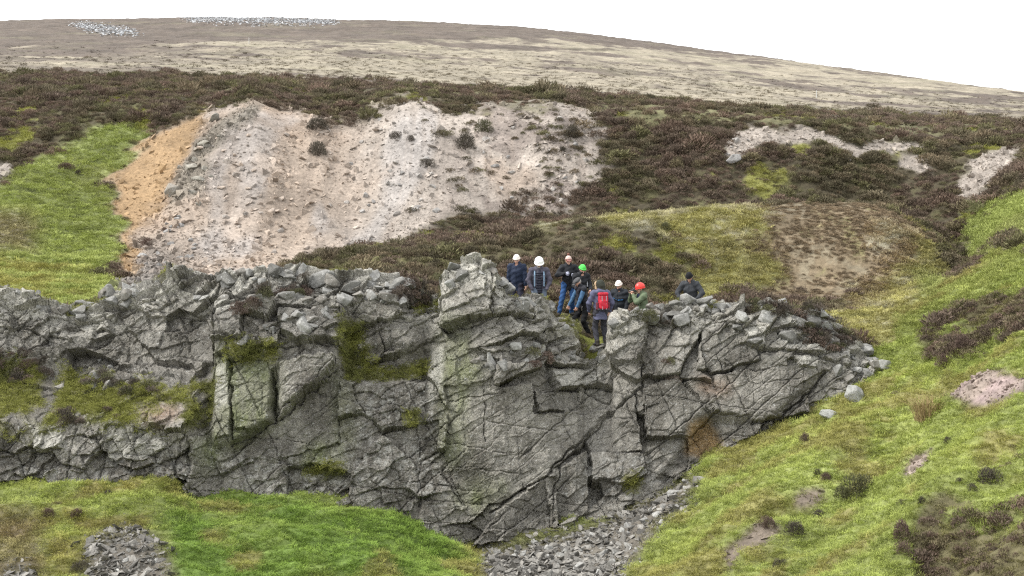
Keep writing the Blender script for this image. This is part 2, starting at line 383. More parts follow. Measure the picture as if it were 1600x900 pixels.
w = {}
w['pale'] = np.maximum(GY > 130, PALE(GU + 20 * fbm(GX / 6, GY / 9, 3, 11), GV + 9 * fbm(GX / 4, GY / 12, 5, 12, .65))) * back
_sx = 46 * fbm(GX / 1.6, GY / 1.8, 4, 7, .6) * sstep(640, 860, GU)
w['scree'] = SCREE(U1 + _sx, V1 + 0.4 * _sx) * back * (GY < 90) * (STRIP >= 7)[:, None]
w['chute'] = CHUTE(U1, V1) * w['scree']; w['rib'] = RIBROCK(U1, V1) * w['scree']
w['lgrass'] = LGRASS(U1, V1) * back * (GY < 90)
w['bares'] = BARES(U1, V1) * back * (GY > 50) * (GY < 110)
near_m = back * (GY < 52)
_mx = 60 * fbm(GX / 1.3, GY / 1.3, 4, 17, .6)
w['moss'] = MOSSR(U1 + _mx, V1) * near_m; w['mound'] = MOUND(U1 + _mx * 0.9 * (GU < 1300), V1) * near_m; w['lich'] = LICH(U1, V1) * near_m; w['olive'] = OLIVE(U1, V1) * near_m; w['mound'] = np.clip(w['mound'], 0, 1)
w['rgrass'] = RGRASS(U1, V1) * (GY > 33) * (GY < 70); w['sedge'] = SEDGE(U1, V1) * back * (GY < 140)
w['gravel'] = np.maximum(FGRAVEL(U1, V1), GULLY(U1, V1)) * front
w['heathf'] = HEATHF(U1, V1) * (GY < 42) * ((GU > 1350))
w['heathf'] = w['heathf'] * sstep(-0.35, 0.05, fbm(GX / 1.1, GY / 0.8, 3, 403) + 0.08)
w['baref'] = BAREF(GU + 0.35 * (U1 - GU), GV + 0.35 * (V1 - GV)) * (front + (GU > 1400)) * (GY < 40)
w['fgrass'] = np.clip(front * (1 - w['heathf']) * (1 - w['gravel']) * (1 - w['baref']), 0, 1)
w['scree'] = np.clip(w['scree'], 0, 1)
notch = np.exp(-((GX - xy(930, 34)[0]) / 0.8) ** 2 - ((GY - 33.9) / 0.9) ** 2)

def C(*c): return np.array(c)
def lay(col, wt, c): return col * (1 - wt[..., None]) + np.asarray(c) * wt[..., None]
nA = fbm(GX / 3.1, GY / 3.1, 4, 21); nB = fbm(GX / 0.9, GY / 0.9, 4, 31); nC = fbm(GX / 11, GY / 11, 3, 41); nD = fbm(GX / 0.35, GY / 0.35, 3, 51)
GC = np.zeros(GX.shape + (3,)) + C(0.066, 0.056, 0.036)                     # peat and heather litter
GC = lay(GC, sstep(0.0, 0.5, nB + 0.5 * nA) * 0.6, C(0.092, 0.09, 0.042))
# pale moor grass with brown heather bands
band = fbm(GX / 60, GY / 16, 4, 61) + 0.5 * fbm(GX / 9, GY / 6, 4, 66)
hh = np.clip((GY - 92) / 250, 0, 1)
pale_amt = sstep(-0.30, 0.22, band + 0.9 * fbm(GX / 5.5, GY / 7, 4, 69, .6) + 0.20 * nB + 0.10 - 1.6 * sstep(0.52, 0.72, hh + 0.38 * np.clip((700 - GU) / 900, -1, 0.6) + 0.04 * band))
left_brown = sstep(500, 100, GU) * (sstep(0.02, 0.10, hh) - sstep(0.3, 0.5, hh)) * sstep(-0.25, 0.2, fbm(GX / 40, GY / 9, 4, 88) + 0.12)
pale_amt = pale_amt * (1 - 0.9 * left_brown)
pcol = lay(np.zeros_like(GC) + C(0.098, 0.080, 0.066), pale_amt, C(0.232, 0.204, 0.155))
pcol = pcol * (1 + 0.16 * fbm(GX / 2.2, GY / 4, 4, 71))[..., None]
pcol = lay(pcol, sstep(0.2, 0.6, fbm(GX / 13, GY / 9, 3, 75)) * 0.25, C(0.175, 0.165, 0.105))
GC = lay(GC, w['pale'], pcol)
GC = lay(GC, w['sedge'] * 0.8, C(0.125, 0.12, 0.062))
# stones on the scree: pink sand, ochre chute, grey rib
sc_col = np.zeros_like(GC) + C(0.270, 0.220, 0.178)
sc_col = lay(sc_col, sstep(480, 640, GU + 80 * nA) * 0.75, C(0.265, 0.238, 0.212))
sc_col = lay(sc_col, sstep(0.1, 0.5, fbm(GX / 2.5, GY / 5, 3, 81)) * 0.6, C(0.275, 0.26, 0.25))
sc_col = lay(sc_col, sstep(0.15, 0.6, -nA) * 0.45, C(0.23, 0.170, 0.125))
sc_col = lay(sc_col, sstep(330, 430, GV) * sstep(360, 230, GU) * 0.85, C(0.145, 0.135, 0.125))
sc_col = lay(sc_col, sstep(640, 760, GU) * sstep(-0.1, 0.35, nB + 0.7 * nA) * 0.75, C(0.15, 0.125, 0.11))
runnel = fbm(GX / 0.55, GY / 5.0, 4, 87)
sc_col = lay(sc_col, sstep(0.1, 0.45, runnel) * 0.3, C(0.19, 0.155, 0.128))
sc_col = lay(sc_col, w['rib'] * 0.75, C(0.15, 0.138, 0.115))
sc_col = lay(sc_col, w['chute'] * 0.92, C(0.262, 0.176, 0.096))
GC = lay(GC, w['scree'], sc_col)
GC = lay(GC, w['bares'], C(0.25, 0.22, 0.192))
gr = np.zeros_like(GC) + C(0.196, 0.220, 0.084)
gr = lay(gr, sstep(-0.1, 0.5, nA) * 0.5, C(0.225, 0.235, 0.095))
GC = lay(GC, w['lgrass'], lay(lay(gr, LDRY(U1, V1) * 0.8, C(0.17, 0.14, 0.105)), LYEL(U1, V1) * 0.7 * sstep(-0.3, 0.2, nB), C(0.175, 0.15, 0.055)))
GC = lay(GC, w['olive'] * 0.7, C(0.12, 0.115, 0.045))
GC = lay(GC, w['moss'], lay(np.zeros_like(GC) + C(0.240, 0.230, 0.098), sstep(-0.1, 0.4, nB) * 0.6, C(0.16, 0.145, 0.075)))
GC = lay(GC, w['lich'] * sstep(-0.25, 0.25, nB + 0.4 * nA) * 0.8, C(0.29, 0.275, 0.205))
GC = lay(GC, w['mound'], lay(np.zeros_like(GC) + C(0.165, 0.130, 0.085), sstep(0.0, 0.35, nB + 0.3 * nA) * 0.75, C(0.225, 0.175, 0.115)))
_lp = fbm(GX / 0.7, GY / 0.7, 4, 77, .6)
GC = lay(GC, np.clip(w['moss'] + 0.35 * w['mound'] + w['lich'], 0, 1) * sstep(0.12, 0.4, _lp) * 0.75, C(0.285, 0.268, 0.20))
GC = lay(GC, w['mound'] * sstep(0.1, 0.45, -_lp) * 0.6, C(0.18, 0.168, 0.075))
GC = lay(GC, w['rgrass'], gr)
fcol = np.zeros_like(GC) + C(0.182, 0.208, 0.068)
fcol = lay(fcol, FGREEN(U1, V1) * sstep(0.5, -0.3, nA) * 0.9, C(0.10, 0.155, 0.035))
fcol = lay(fcol, FMOSS(U1, V1) * 0.6 * sstep(-0.3, 0.3, nB), C(0.19, 0.18, 0.06))
fcol = lay(fcol, YELF(U1, V1) * 0.6 * sstep(-0.4, 0.2, nA), C(0.235, 0.255, 0.085))
fcol = lay(fcol, sstep(0.02, 0.42, nB + 0.5 * nA) * 0.7, C(0.178, 0.152, 0.066))
fcol = lay(fcol, FBROWN(U1, V1) * 0.75, C(0.15, 0.115, 0.08))
GC = lay(GC, w['fgrass'] * front, fcol)
GC = lay(GC, w['heathf'], C(0.095, 0.085, 0.045))
GC = lay(GC, w['gravel'], C(0.12, 0.108, 0.09))
GC = lay(GC, w['baref'], C(0.140, 0.115, 0.092))
GC = lay(GC, np.clip(notch * 1.4, 0, 1), C(0.18, 0.19, 0.045))
GC = np.clip(GC, 0.01, 0.6)

# ---- relief of each cover
soft_amt = np.clip(w['fgrass'] + w['lgrass'] + w['moss'] + w['rgrass'], 0, 1) * (1 - w['scree'])
heath_amt = np.clip(1 - soft_amt - w['pale'] - w['scree'] - w['bares'] - w['gravel'] - w['baref'] - w['mound'] - w['lich'] - w['sedge'] * 0.4, 0, 1)
gapm = heath_amt * back * (GY > 40) * (GY < 80) * sstep(0.30, 0.46, fbm(GX / 1.7, GY / 2.0, 4, 93, .55))
GC = lay(GC, gapm * 0.9, C(0.19, 0.19, 0.058)); heath_amt = heath_amt * (1 - 0.9 * gapm)
humm = fbm(GX / 0.8, GY / 0.55, 3, 91); terr = fbm(GX / 2.0, (GY + GZ * 1.5) / 0.7, 3, 95)
dz = soft_amt * (0.10 * humm + 0.16 * np.abs(terr) ** 0.8 * np.sign(terr) + 0.06 * nD) + heath_amt * (0.24 * humm + 0.22 * fbm(GX / 1.9, GY / 1.9, 3, 99))
dz += w['scree'] * (0.025 * nB + 0.02 * nD + 0.10 * fbm(GX / 2.2, GY / 7, 3, 103) - 0.12 * np.clip(runnel, 0, 1)) + w['mound'] * (0.09 * humm + 0.03 * nD)
dz += w['pale'] * (0.10 * nB + 0.25 * nA * np.clip(GY / 150, 0, 1.4) + 0.5 * fbm(GX / 30, GY / 20, 3, 107) * sstep(95, 140, GY))
f1, f2, ra, rb, rc, ox, oy = voronoi(GX / 0.5, GY / 0.42, 300)
dz += w['rib'] * (0.35 * (ra - 0.4) + 0.3 * ox * (rb - .5))
dz += w['gravel'] * 0.07 * nB
for (pu, pY, pv) in PEOPLE_AT: dz = dz * (1 - np.exp(-(((GX - xy(pu, pY)[0]) / 0.5) ** 2 + ((GY - pY) / 0.5) ** 2)))
GZ = GZ + dz
def g_height(x, y):
    """height of the ground sheet at world x, y"""
    u = x / y * FPX + UC
    j = int(np.clip(np.searchsorted(gu, u) - 1, 0, len(gu) - 2)); t = (u - gu[j]) / (gu[j + 1] - gu[j])
    a = np.interp(y, GY[:, j], GZ[:, j]); b = np.interp(y, GY[:, j + 1], GZ[:, j + 1])
    return a * (1 - t) + b * t
for _ in range(2):
    for (pu, pY, pv) in PEOPLE_AT:                            # level standing places
        x0, y0, z0 = W(pu, pv, pY)
        GZ = GZ + (z0 - g_height(x0, y0)) * np.exp(-(((GX - x0) / 0.42) ** 2 + ((GY - y0) / 0.42) ** 2))
GVV = VH - GZ / GY * FPX
def ground_hit(u, v, ymin=5.0, ymax=1e9):
    """first ground point seen along the sight line of picture position u, v beyond ymin"""
    j = int(np.clip(np.searchsorted(gu, u), 0, len(gu) - 1))
    col = GVV[:, j]; ys = GY[:, j]
    for i in range(len(ys) - 1):
        if ys[i + 1] > ymin and col[i + 1] <= v:
            t = np.clip((col[i] - v) / max(col[i] - col[i + 1], 1e-6), 0, 1); Y = max(ys[i] + t * (ys[i + 1] - ys[i]), ymin)
            x = (u - UC) / FPX * Y; return Vector((x, Y, g_height(x, Y)))
    return None
nr, nc = GX.shape
_id = np.arange(nr * nc).reshape(nr, nc)
GQ = np.stack([_id[:-1, :-1], _id[:-1, 1:], _id[1:, 1:], _id[1:, :-1]], -1).reshape(-1, 4)
GP = np.stack([GX, GY, GZ], -1)
me = mesh_np('moorland_ground', GP.reshape(-1, 3), GQ)
set_col(me, GC.reshape(-1, 3))
ground = link('moorland_ground', me, None, M_GROUND, kind='structure', label='moorland hillside with scree, heather, moss and pale grass')
# ------------------------------------------------------------------ the crag: a jointed rock face split into its blocks
CREST = L((-320,32.8,446),(-100,32.8,448),(0,32.8,452),(40,32.8,458),(75,32.8,474),(105,32.8,488),(140,32.8,476),(190,32.8,458),(250,32.8,440),(270,32.7,424),(300,32.6,430),(335,32.5,438),
          (370,32.4,430),(400,32.4,424),(460,32.4,420),(500,32.4,427),(560,32.4,428),(600,32.4,438),(640,32.5,440),(665,32.6,466),(690,32.3,470),(704,32.2,444),(722,32.1,430),(742,32.0,420),
          (768,32.0,426),(780,32.0,440),(789,32.0,456),(796,32.1,470),(832,32.3,472),(856,32.5,476),(864,32.6,502),(896,32.8,508),(906,33,534),(912,33.2,560),(953,33.2,562),(957,33,526),(965,33,507),(985,33,490),
          (1005,33,488),(1030,33,477),(1060,33,468),(1100,33,470),(1140,33,478),(1155,33,482),(1180,33,486),(1195,33,474),(1215,33,480),(1240,33,490),(1290,33,508),(1320,33,524),(1350,33,548),(1375,33,562),(1400,33,590),(1460,32.8,590))
def _k(f, u):  # foot / crest sampled
    return np.interp(u, f[:, 0], f[:, 1]), np.interp(u, f[:, 0], f[:, 2])
CU = np.arange(-300, 1420.1, 1.6)
fy, fv = _k(FOOT, CU); cy, cv = _k(CREST, CU)
cv = smooth1(cv, 3)
fv = fv + 16; fz = (VH - fv) / FPX * fy; cz = (VH - cv) / FPX * cy
left = sstep(330, 285, CU)                                     # the part with a mossy terrace
k1v = fv + (cv - fv) * 0.34; k1y = fy + (cy - fy) * 0.26
k2v = fv + (cv - fv) * 0.66; k2y = fy + (cy - fy) * 0.56
k1v = k1v * (1 - left) + 662 * left; k1y = k1y * (1 - left) + 29.35 * left
k2v = k2v * (1 - left) + (578 + 20 * np.sin(CU / 60)) * left; k2y = k2y * (1 - left) + 31.9 * left
gap = np.exp(-((CU - 905) / 38) ** 2)                          # the gully under the notch leans back
k2y = k2y + 0.55 * gap; k1y = k1y + 0.1 * gap
k1z = (VH - k1v) / FPX * k1y; k2z = (VH - k2v) / FPX * k2y
tb = 1.0 + 0.5 * fbm(CU / 90, CU * 0, 3, 5)
k4y, k4z = cy + tb, cz - 0.02 + 0.10 * fbm(CU / 60, CU * 0 + 3, 3, 6)
k5y, k5z = k4y + 0.55, k4z - 1.5
KY = np.array([fy, k1y, k2y, cy, k4y, k5y]); KZ = np.array([fz, k1z, k2z, cz, k4z, k5z])
NR = 400
dense_y, dense_z, dense_v = [], [], []
seg = np.hypot(np.diff(KY, axis=0), np.diff(KZ, axis=0)); cum = np.concatenate([np.zeros((1, len(CU))), np.cumsum(seg, 0)])
crest_s = cum[3]
BY = np.zeros((NR, len(CU))); BZ = np.zeros((NR, len(CU))); BS = np.zeros((NR, len(CU)))
for j in range(len(CU)):
    s = np.linspace(0, cum[-1, j], NR); BS[:, j] = s
    BY[:, j] = np.interp(s, cum[:, j], KY[:, j]); BZ[:, j] = np.interp(s, cum[:, j], KZ[:, j])
def smrows(a, r):
    k = np.hanning(2 * r + 3)[1:-1]; k /= k.sum(); p = np.pad(a, ((r, r), (0, 0)), mode='edge'); o = 0
    for i in range(len(k)): o = o + k[i] * p[i:i + a.shape[0]]
    return o
BY = smrows(BY, 7); BZ = smrows(BZ, 7)
UU = np.broadcast_to(CU, BY.shape)
BX = (UU - UC) / FPX * BY
VV = VH - BZ / BY * FPX
VP = np.where(BS <= crest_s, VV, cv - (BS - crest_s) * 61.0)    # unfolded picture row: the top continues upwards
# smooth normals
def grad(a): return np.gradient(a, axis=0), np.gradient(a, axis=1)
(yr, yc), (zr, zc), (xr, xc) = grad(BY), grad(BZ), grad(BX)
nx = yc * zr - zc * yr; ny = zc * xr - xc * zr; nz = xc * yr - yc * xr
ln = np.sqrt(nx * nx + ny * ny + nz * nz) + 1e-9; nx, ny, nz = nx / ln, ny / ln, nz / ln
def bl2(a, r):
    return blur(blur(a, r), r)
nx, ny, nz = bl2(nx, 12) * 0.5, bl2(ny, 12), bl2(nz, 12)
ln = np.sqrt(nx * nx + ny * ny + nz * nz) + 1e-9; nx, ny, nz = nx / ln, ny / ln, nz / ln
if ny[150].mean() > 0: nx, ny, nz = -nx, -ny, -nz

# ---- label map of the blocks (one pixel of the photograph per cell)
LU0, LV0, LW, LH = -310, 240, 1750, 700
lu, lv = np.meshgrid(np.arange(LW) + LU0, np.arange(LH) + LV0)
lu = lu.astype(float); lv = lv.astype(float)
wu = lu + 13 * fbm(lu / 60, lv / 60, 4, 201); wv = lv + 11 * fbm(lu / 60 + 9, lv / 60, 4, 207)
def vor_id(ang, sx, sy, seed):
    c, s = math.cos(math.radians(ang)), math.sin(math.radians(ang))
    a, b = (wu * c + wv * s) / sx, (-wu * s + wv * c) / sy
    r = voronoi(a, b, seed, 0.85)
    return np.round(r[2] * 9999).astype(np.int64) + np.round(r[3] * 9999).astype(np.int64) * 10000
lab = vor_id(-24, 92, 62, 210)                                   # big joints dip to the lower left
up = vor_id(-14, 50, 34, 220)                                    # broken rock along the top
lft = vor_id(6, 58, 50, 230)
crest_l = np.interp(lu, CU, cv)
zone_top = (lv < crest_l + 58 + 26 * fbm(lu / 80, lv / 80, 3, 240))
zone_left = lu + 34 * fbm(lu / 45, lv / 45, 4, 243) + 0.25 * (lv - 640) < 318
lab = np.where(zone_left, lft + 10**9, lab); lab = np.where(zone_top, up + 2 * 10**9, lab)
BLOCKS = [
 [(340,565),(358,560),(366,640),(362,690),(335,695),(333,650)], [(362,570),(420,572),(432,600),(428,640),(405,665),(372,680),(365,640)],
 [(435,575),(525,562),(527,575),(470,625),(436,650),(432,610)], [(370,692),(440,655),(530,582),(530,690),(430,720),(350,712)],
 [(345,470),(385,465),(400,500),(385,545),(350,550),(342,510)], [(385,505),(420,515),(430,545),(400,552),(386,540)], [(408,520),(445,520),(440,550),(415,552)],
 [(440,500),(535,495),(532,545),(470,550),(445,535)], [(530,470),(600,450),(620,470),(615,500),(585,505),(540,492)], [(590,505),(620,498),(655,480),(690,490),(692,525),(640,545),(600,545)],
 [(688,512),(692,470),(706,428),(745,404),(766,425),(768,478),(760,492),(700,512)], [(768,422),(800,420),(812,445),(822,490),(800,492),(770,478)],
 [(815,448),(832,462),(830,500),(815,490)], [(830,462),(858,464),(860,505),(848,522),(833,500)], [(860,488),(905,488),(920,522),(890,524),(862,514)],
 [(690,516),(760,496),(800,496),(815,520),(780,540),(720,545)], [(712,548),(745,548),(778,562),(772,592),(718,594)], [(780,545),(820,540),(850,538),(855,562),(832,570),(785,570)],
 [(945,500),(985,498),(1012,515),(1005,548),(995,568),(932,570),(950,540)], [(1014,515),(1080,505),(1112,525),(1092,582),(1020,592),(1006,570)],
 [(860,572),(930,572),(938,602),(870,610)], [(835,612),(905,612),(900,642),(840,642)],
 [(695,602),(830,600),(835,646),(900,650),(962,640),(905,700),(852,745),(782,787),(722,790),(690,740),(700,660)],
 [(988,604),(1002,690),(1006,704),(922,704),(915,688)], [(920,708),(1006,708),(1010,738),(980,756),(925,752)], [(1010,690),(1052,662),(1078,690),(1076,740),(1018,746)],
 [(1004,604),(1060,588),(1106,650),(1082,682),(1010,684)], [(1112,588),(1150,580),(1292,566),(1252,636),(1212,654),(1122,646)], [(1095,500),(1160,510),(1190,560),(1110,585),(1098,560)],
 [(1158,512),(1196,516),(1192,545),(1168,540)], [(1212,486),(1272,502),(1266,516),(1218,512)], [(1212,518),(1292,532),(1286,552),(1228,550)], [(1238,558),(1282,554),(1276,577),(1248,577)],
 [(782,795),(852,748),(862,826),(800,846),(740,850)], [(868,735),(915,712),(920,800),(870,822)], [(52,668),(98,662),(100,700),(55,706)], [(165,668),(208,664),(208,716),(168,718)], [(208,668),(260,668),(258,700),(212,722)],
 [(140,590),(190,560),(232,575),(235,610),(190,632),(140,625)], [(195,510),(270,515),(330,520),(330,560),(240,560)], [(1110,600),(1060,588),(1098,512),(1090,580)],
]
_bu, _bv = lu + 4 * fbm(lu / 16, lv / 16, 3, 250), lv + 4 * fbm(lu / 16, lv / 16, 3, 255)
for i, p in enumerate(BLOCKS):
    lab = np.where(inside(p, _bu, _bv), 5 * 10**9 + i, lab)
_, lab = np.unique(lab, return_inverse=True); lab = lab.reshape(lu.shape)
def seg_dist(U, V, pts):
    return pline_dist(U, V, pts)
# merge crumbs into whatever lies left of them
cnt = np.bincount(lab.ravel())
for _ in range(40):
    small = cnt[lab] < 260
    if not small.any(): break
    sh = np.roll(lab, 1, axis=1) if _ % 2 == 0 else np.roll(lab, 1, axis=0)
    lab = np.where(small, sh, lab)
_, lab = np.unique(lab, return_inverse=True); lab = lab.reshape(lu.shape); nlab = lab.max() + 1
edge = np.zeros(lab.shape, bool)
edge[:, 1:] |= lab[:, 1:] != lab[:, :-1]; edge[1:] |= lab[1:] != lab[:-1]
dist = np.where(edge, 0.0, 99.0)
for _ in range(16):
    p = np.pad(dist, 1, mode='edge')
    for dx, dy, c in ((0,1,1),(2,1,1),(1,0,1),(1,2,1),(0,0,1.41),(2,0,1.41),(0,2,1.41),(2,2,1.41)):
        dist = np.minimum(dist, p[dy:dy + LH, dx:dx + LW] + c)
iu = np.clip(UU - LU0, 0, LW - 1.01); iv = np.clip(VP - LV0, 0, LH - 1.01)
iux, ivx = iu.astype(int), iv.astype(int); fu_, fv_ = iu - iux, iv - ivx
CL = lab[np.round(iv).astype(int).clip(0, LH - 1), np.round(iu).astype(int).clip(0, LW - 1)]
CD = (dist[ivx, iux] * (1 - fu_) + dist[ivx, iux + 1] * fu_) * (1 - fv_) + (dist[ivx + 1, iux] * (1 - fu_) + dist[ivx + 1, iux + 1] * fu_) * fv_

# ---- displacement
rr = np.random.default_rng(19)
off = rr.normal(0, 0.12, nlab).clip(-0.26, 0.26); tx = rr.normal(0, 0.18, nlab); ty = rr.normal(0.17, 0.22, nlab)
n_l = np.bincount(lab.ravel(), minlength=nlab)
cxl = np.bincount(lab.ravel(), lu.ravel(), nlab) / np.maximum(n_l, 1); cyl = np.bincount(lab.ravel(), lv.ravel(), nlab) / np.maximum(n_l, 1)
big = n_l > 5000
tx[big] *= 0.35; ty[big] *= 0.35
hand = np.arange(nlab) >= nlab - len(BLOCKS)
off[hand] = off[hand] * 0.6 + 0.05
plane = off[CL] + tx[CL] * (UU - cxl[CL]) / 62 + ty[CL] * (VP - cyl[CL]) / 62
plane = np.clip(plane, -0.40, 0.34)
a_m, b_m = UU / 62.0, VP / 62.0
top_amt = sstep(75, 15, VP - cv)                                  # broken rock near the top
MASSIVE = Mask([[(690,600),(960,590),(1000,600),(1100,520),(1200,560),(1290,570),(1210,660),(1100,660),(1000,740),(850,760),(720,800)], [(340,560),(530,560),(530,700),(350,710)], [(190,480),(340,460),(340,600),(240,600)]], 14)
massive = MASSIVE(UU, VP)
lowleft = sstep(330, 280, UU)
rough = np.clip((0.46 + 0.3 * lowleft) * (1 - 0.55 * massive) + 0.75 * top_amt, 0.2, 1.25)
wgt = 0.9 + 1.7 * vnoise(a_m * 1.7, b_m * 1.7, 260) ** 2              # joint width in pixels
g = sstep(0.0, 1.0, CD / wgt)
gd = 0.20 * np.clip(vnoise(a_m * 1.3, b_m * 1.3, 265) - 0.42, 0, 1)
D = plane - (1 - g) * gd
def rotc(ang):
    c, s = math.cos(math.radians(ang)), math.sin(math.radians(ang)); return a_m * c + b_m * s, -a_m * s + b_m * c
ra_, rb_ = rotc(-28)
wx, wy = 0.07 * fbm(a_m * 2.2, b_m * 2.2, 3, 270), 0.07 * fbm(a_m * 2.2 + 7, b_m * 2.2, 3, 275)
f1, f2, q1, q2, q3, ox, oy = voronoi((ra_ + wx) / 0.52, (rb_ + wy) / 0.30, 280)
D += rough * (0.13 * (q1 - 0.5) + 0.24 * ox * (q2 - 0.5) + oy * (0.09 + 0.22 * (q3 - 0.5))) - rough * 0.035 * (1 - sstep(0.0, 0.06, f2 - f1))
ra_, rb_ = rotc(62)
f1, f2, q1, q2, q3, ox, oy = voronoi((ra_ + wx) / 0.23, (rb_ + wy) / 0.14, 290)
D += rough * (0.046 * (q1 - 0.5) + 0.10 * ox * (q2 - 0.5) + 0.12 * oy * (q3 - 0.5)) - rough * 0.016 * (1 - sstep(0.0, 0.12, f2 - f1))
D += 0.035 * fbm(a_m * 3, b_m * 5, 4, 295) + 0.10 * fbm(a_m * 0.5, b_m * 0.5, 3, 297)
# joint sets: broken families of near-parallel fractures
for ang, sp_, dp_, wd_, sd_ in ((-41, .62, .075, .026, 501), (-38, .27, .03, .02, 511), (66, .80, .05, .022, 521), (8, .55, .045, .022, 531), (84, .33, .022, .018, 541)):
    c_, s_ = math.cos(math.radians(ang)), math.sin(math.radians(ang)); ss = (-a_m * s_ + b_m * c_) + 0.10 * fbm(a_m * 1.1, b_m * 1.1, 3, sd_) + 0.03 * fbm(a_m * 6, b_m * 6, 2, sd_ + 1); tt = a_m * c_ + b_m * s_
    kk = np.round(ss / sp_); jit_ = (hash2(kk, kk * 0, sd_ + 2) - .5) * .5; dd_ = np.abs(ss - (kk + jit_) * sp_)
    on = sstep(.50, .62, vnoise(tt / (sp_ * 3.2) + kk * 17.3, kk * 3.7, sd_ + 3)); D -= 0.75 * dp_ * on * (1 - sstep(wd_ * .3, wd_ * 1.3, dd_))
    D += on * 0.03 * np.sign(ss - (kk + jit_) * sp_) * np.exp(-dd_ / .06) * (dp_ / .06)
# (hairlines)
for sc_, wd_, dp_, sd_ in ():
    q = fbm((a_m * .9 + b_m * .45) * sc_ + wx, (b_m * 1.25 - a_m * .5) * sc_ + wy, 4, sd_, .55); gq = np.hypot(*np.gradient(q)) / .026 + 1e-4
    D -= dp_ * (0.4 + 0.6 * rough) * (1 - sstep(.3, 1.0, np.abs(q) / gq / (wd_ / sc_ ** .3))) * sstep(.35, .6, vnoise(a_m * .8 + 3, b_m * .8, sd_ + 5))
# hand-placed relief: buttresses out, niches in
_mu = UU + 3 * fbm(a_m * 4, b_m * 4, 2, 298)
for polys, amt, soft in [
    ([[(336,470),(540,462),(538,560),(530,580),(450,650),(368,700),(332,700),(334,560)]], 0.42, 4),
    ([[(338,478),(540,470),(536,552),(345,556)]], 0.10, 4),
    ([[(90,470),(334,440),(334,600),(250,620),(140,560)]], -0.28, 10),
    ([[(532,548),(560,540),(672,545),(668,590),(540,592)]], -0.30, 4), ([[(536,500),(582,502),(600,545),(536,592)]], -0.22, 4), ([[(640,460),(690,455),(690,492),(630,490)]], -0.25, 5),
    ([[(690,415),(770,400),(785,440),(800,490),(690,512)]], 0.18, 6), ([[(690,516),(860,500),(858,575),(700,600)]], 0.12, 6),
    ([[(855,520),(925,520),(930,570),(860,572)]], -0.35, 8), ([[(925,535),(948,530),(945,560),(925,562)]], -0.15, 5),
    ([[(946,496),(1012,500),(1006,570),(934,572)]], 0.30, 3), ([[(1030,745),(1110,650),(1200,660),(1292,575),(1300,640),(1120,710),(1040,770)]], -0.22, 5),
    ([[(1076,660),(1112,652),(1132,690),(1110,712),(1072,705)]], -0.22, 6), ([[(440,575),(428,600),(426,662),(440,655)]], -0.35, 2),
    ([[(800,795),(865,750),(930,760),(1000,765),(900,820),(800,850)]], -0.12, 6), ([[(1290,510),(1400,560),(1390,600),(1300,640)]], -0.15, 8)]:
    D += amt * Mask(polys, soft)(_mu, VP)
CRACKS = [([(765,800),(850,746),(895,702),(950,652),(1002,602),(1004,570)], 3.6, 0.24), ([(364,700),(400,682),(450,650),(532,578)], 4.2, 0.30), ([(862,832),(866,780),(874,730)], 3.2, 0.2),
          ([(768,426),(769,492)], 2.2, 0.14), ([(690,514),(740,506),(802,491)], 2.8, 0.2), ([(1006,690),(1012,640),(1000,602)], 2, 0.1), ([(1175,660),(1215,656),(1252,625),(1292,578)], 4.5, 0.32),
          ([(655,790),(656,700),(648,640)], 1.8, 0.1), ([(363,560),(368,692)], 3, 0.3), ([(430,585),(430,662)], 5, 0.4), ([(756,610),(758,690)], 1.6, 0.09), ([(840,612),(900,610),(938,600)], 2, 0.1),
          ([(690,628),(740,620),(790,614)], 2.2, 0.1), ([(1000,572),(1005,545),(1010,515)], 2.4, 0.16), ([(1060,588),(1112,648)], 2, 0.1), ([(270,745),(285,690),(300,650)], 3, 0.15), ([(340,540),(420,553),(535,548)], 3, 0.2),
          ([(700,800),(760,770),(800,700)], 1.4, 0.05), ([(1130,560),(1180,600),(1250,590)], 1.5, 0.06), ([(110,760),(112,700),(120,660)], 2.5, 0.12), ([(40,760),(48,700)], 2.5, 0.12), ([(160,750),(160,680)], 2.5, 0.12), ([(205,740),(209,670)], 3, 0.15)]
crk = np.zeros(UU.shape)
_cu, _cv = UU + 5 * fbm(a_m * 3.5, b_m * 3.5, 3, 310), VP + 5 * fbm(a_m * 3.5 + 5, b_m * 3.5, 3, 315)
for pts, wd, dp in CRACKS:
    d = pline_dist(_cu, _cv, pts)
    D -= 0.65 * dp * (1 - sstep(wd * 0.10, wd * 0.62, d))
D += 0.016 * fbm(a_m * 14, b_m * 14, 3, 320) * (0.5 + rough)
# fade into the hillside at the right-hand end, at the buried foot and behind
fade = sstep(1418, 1385, UU) * sstep(0, 14, np.arange(NR))[:, None] * sstep(NR, NR - 16, np.arange(NR))[:, None]
TERR = Mask([[(-320,566),(60,562),(130,590),(250,602),(335,590),(330,640),(300,668),(240,664),(120,656),(60,672),(-320,680)]], 10)(UU, VP)
D = D * (1 - 0.65 * TERR)
D = D * np.where(BS > crest_s + 0.12, 0.5, 1.0)
D = D * fade - (1 - fade) * 0.1
PX = BX + nx * D; PY = BY + ny * D; PZ = BZ + nz * D

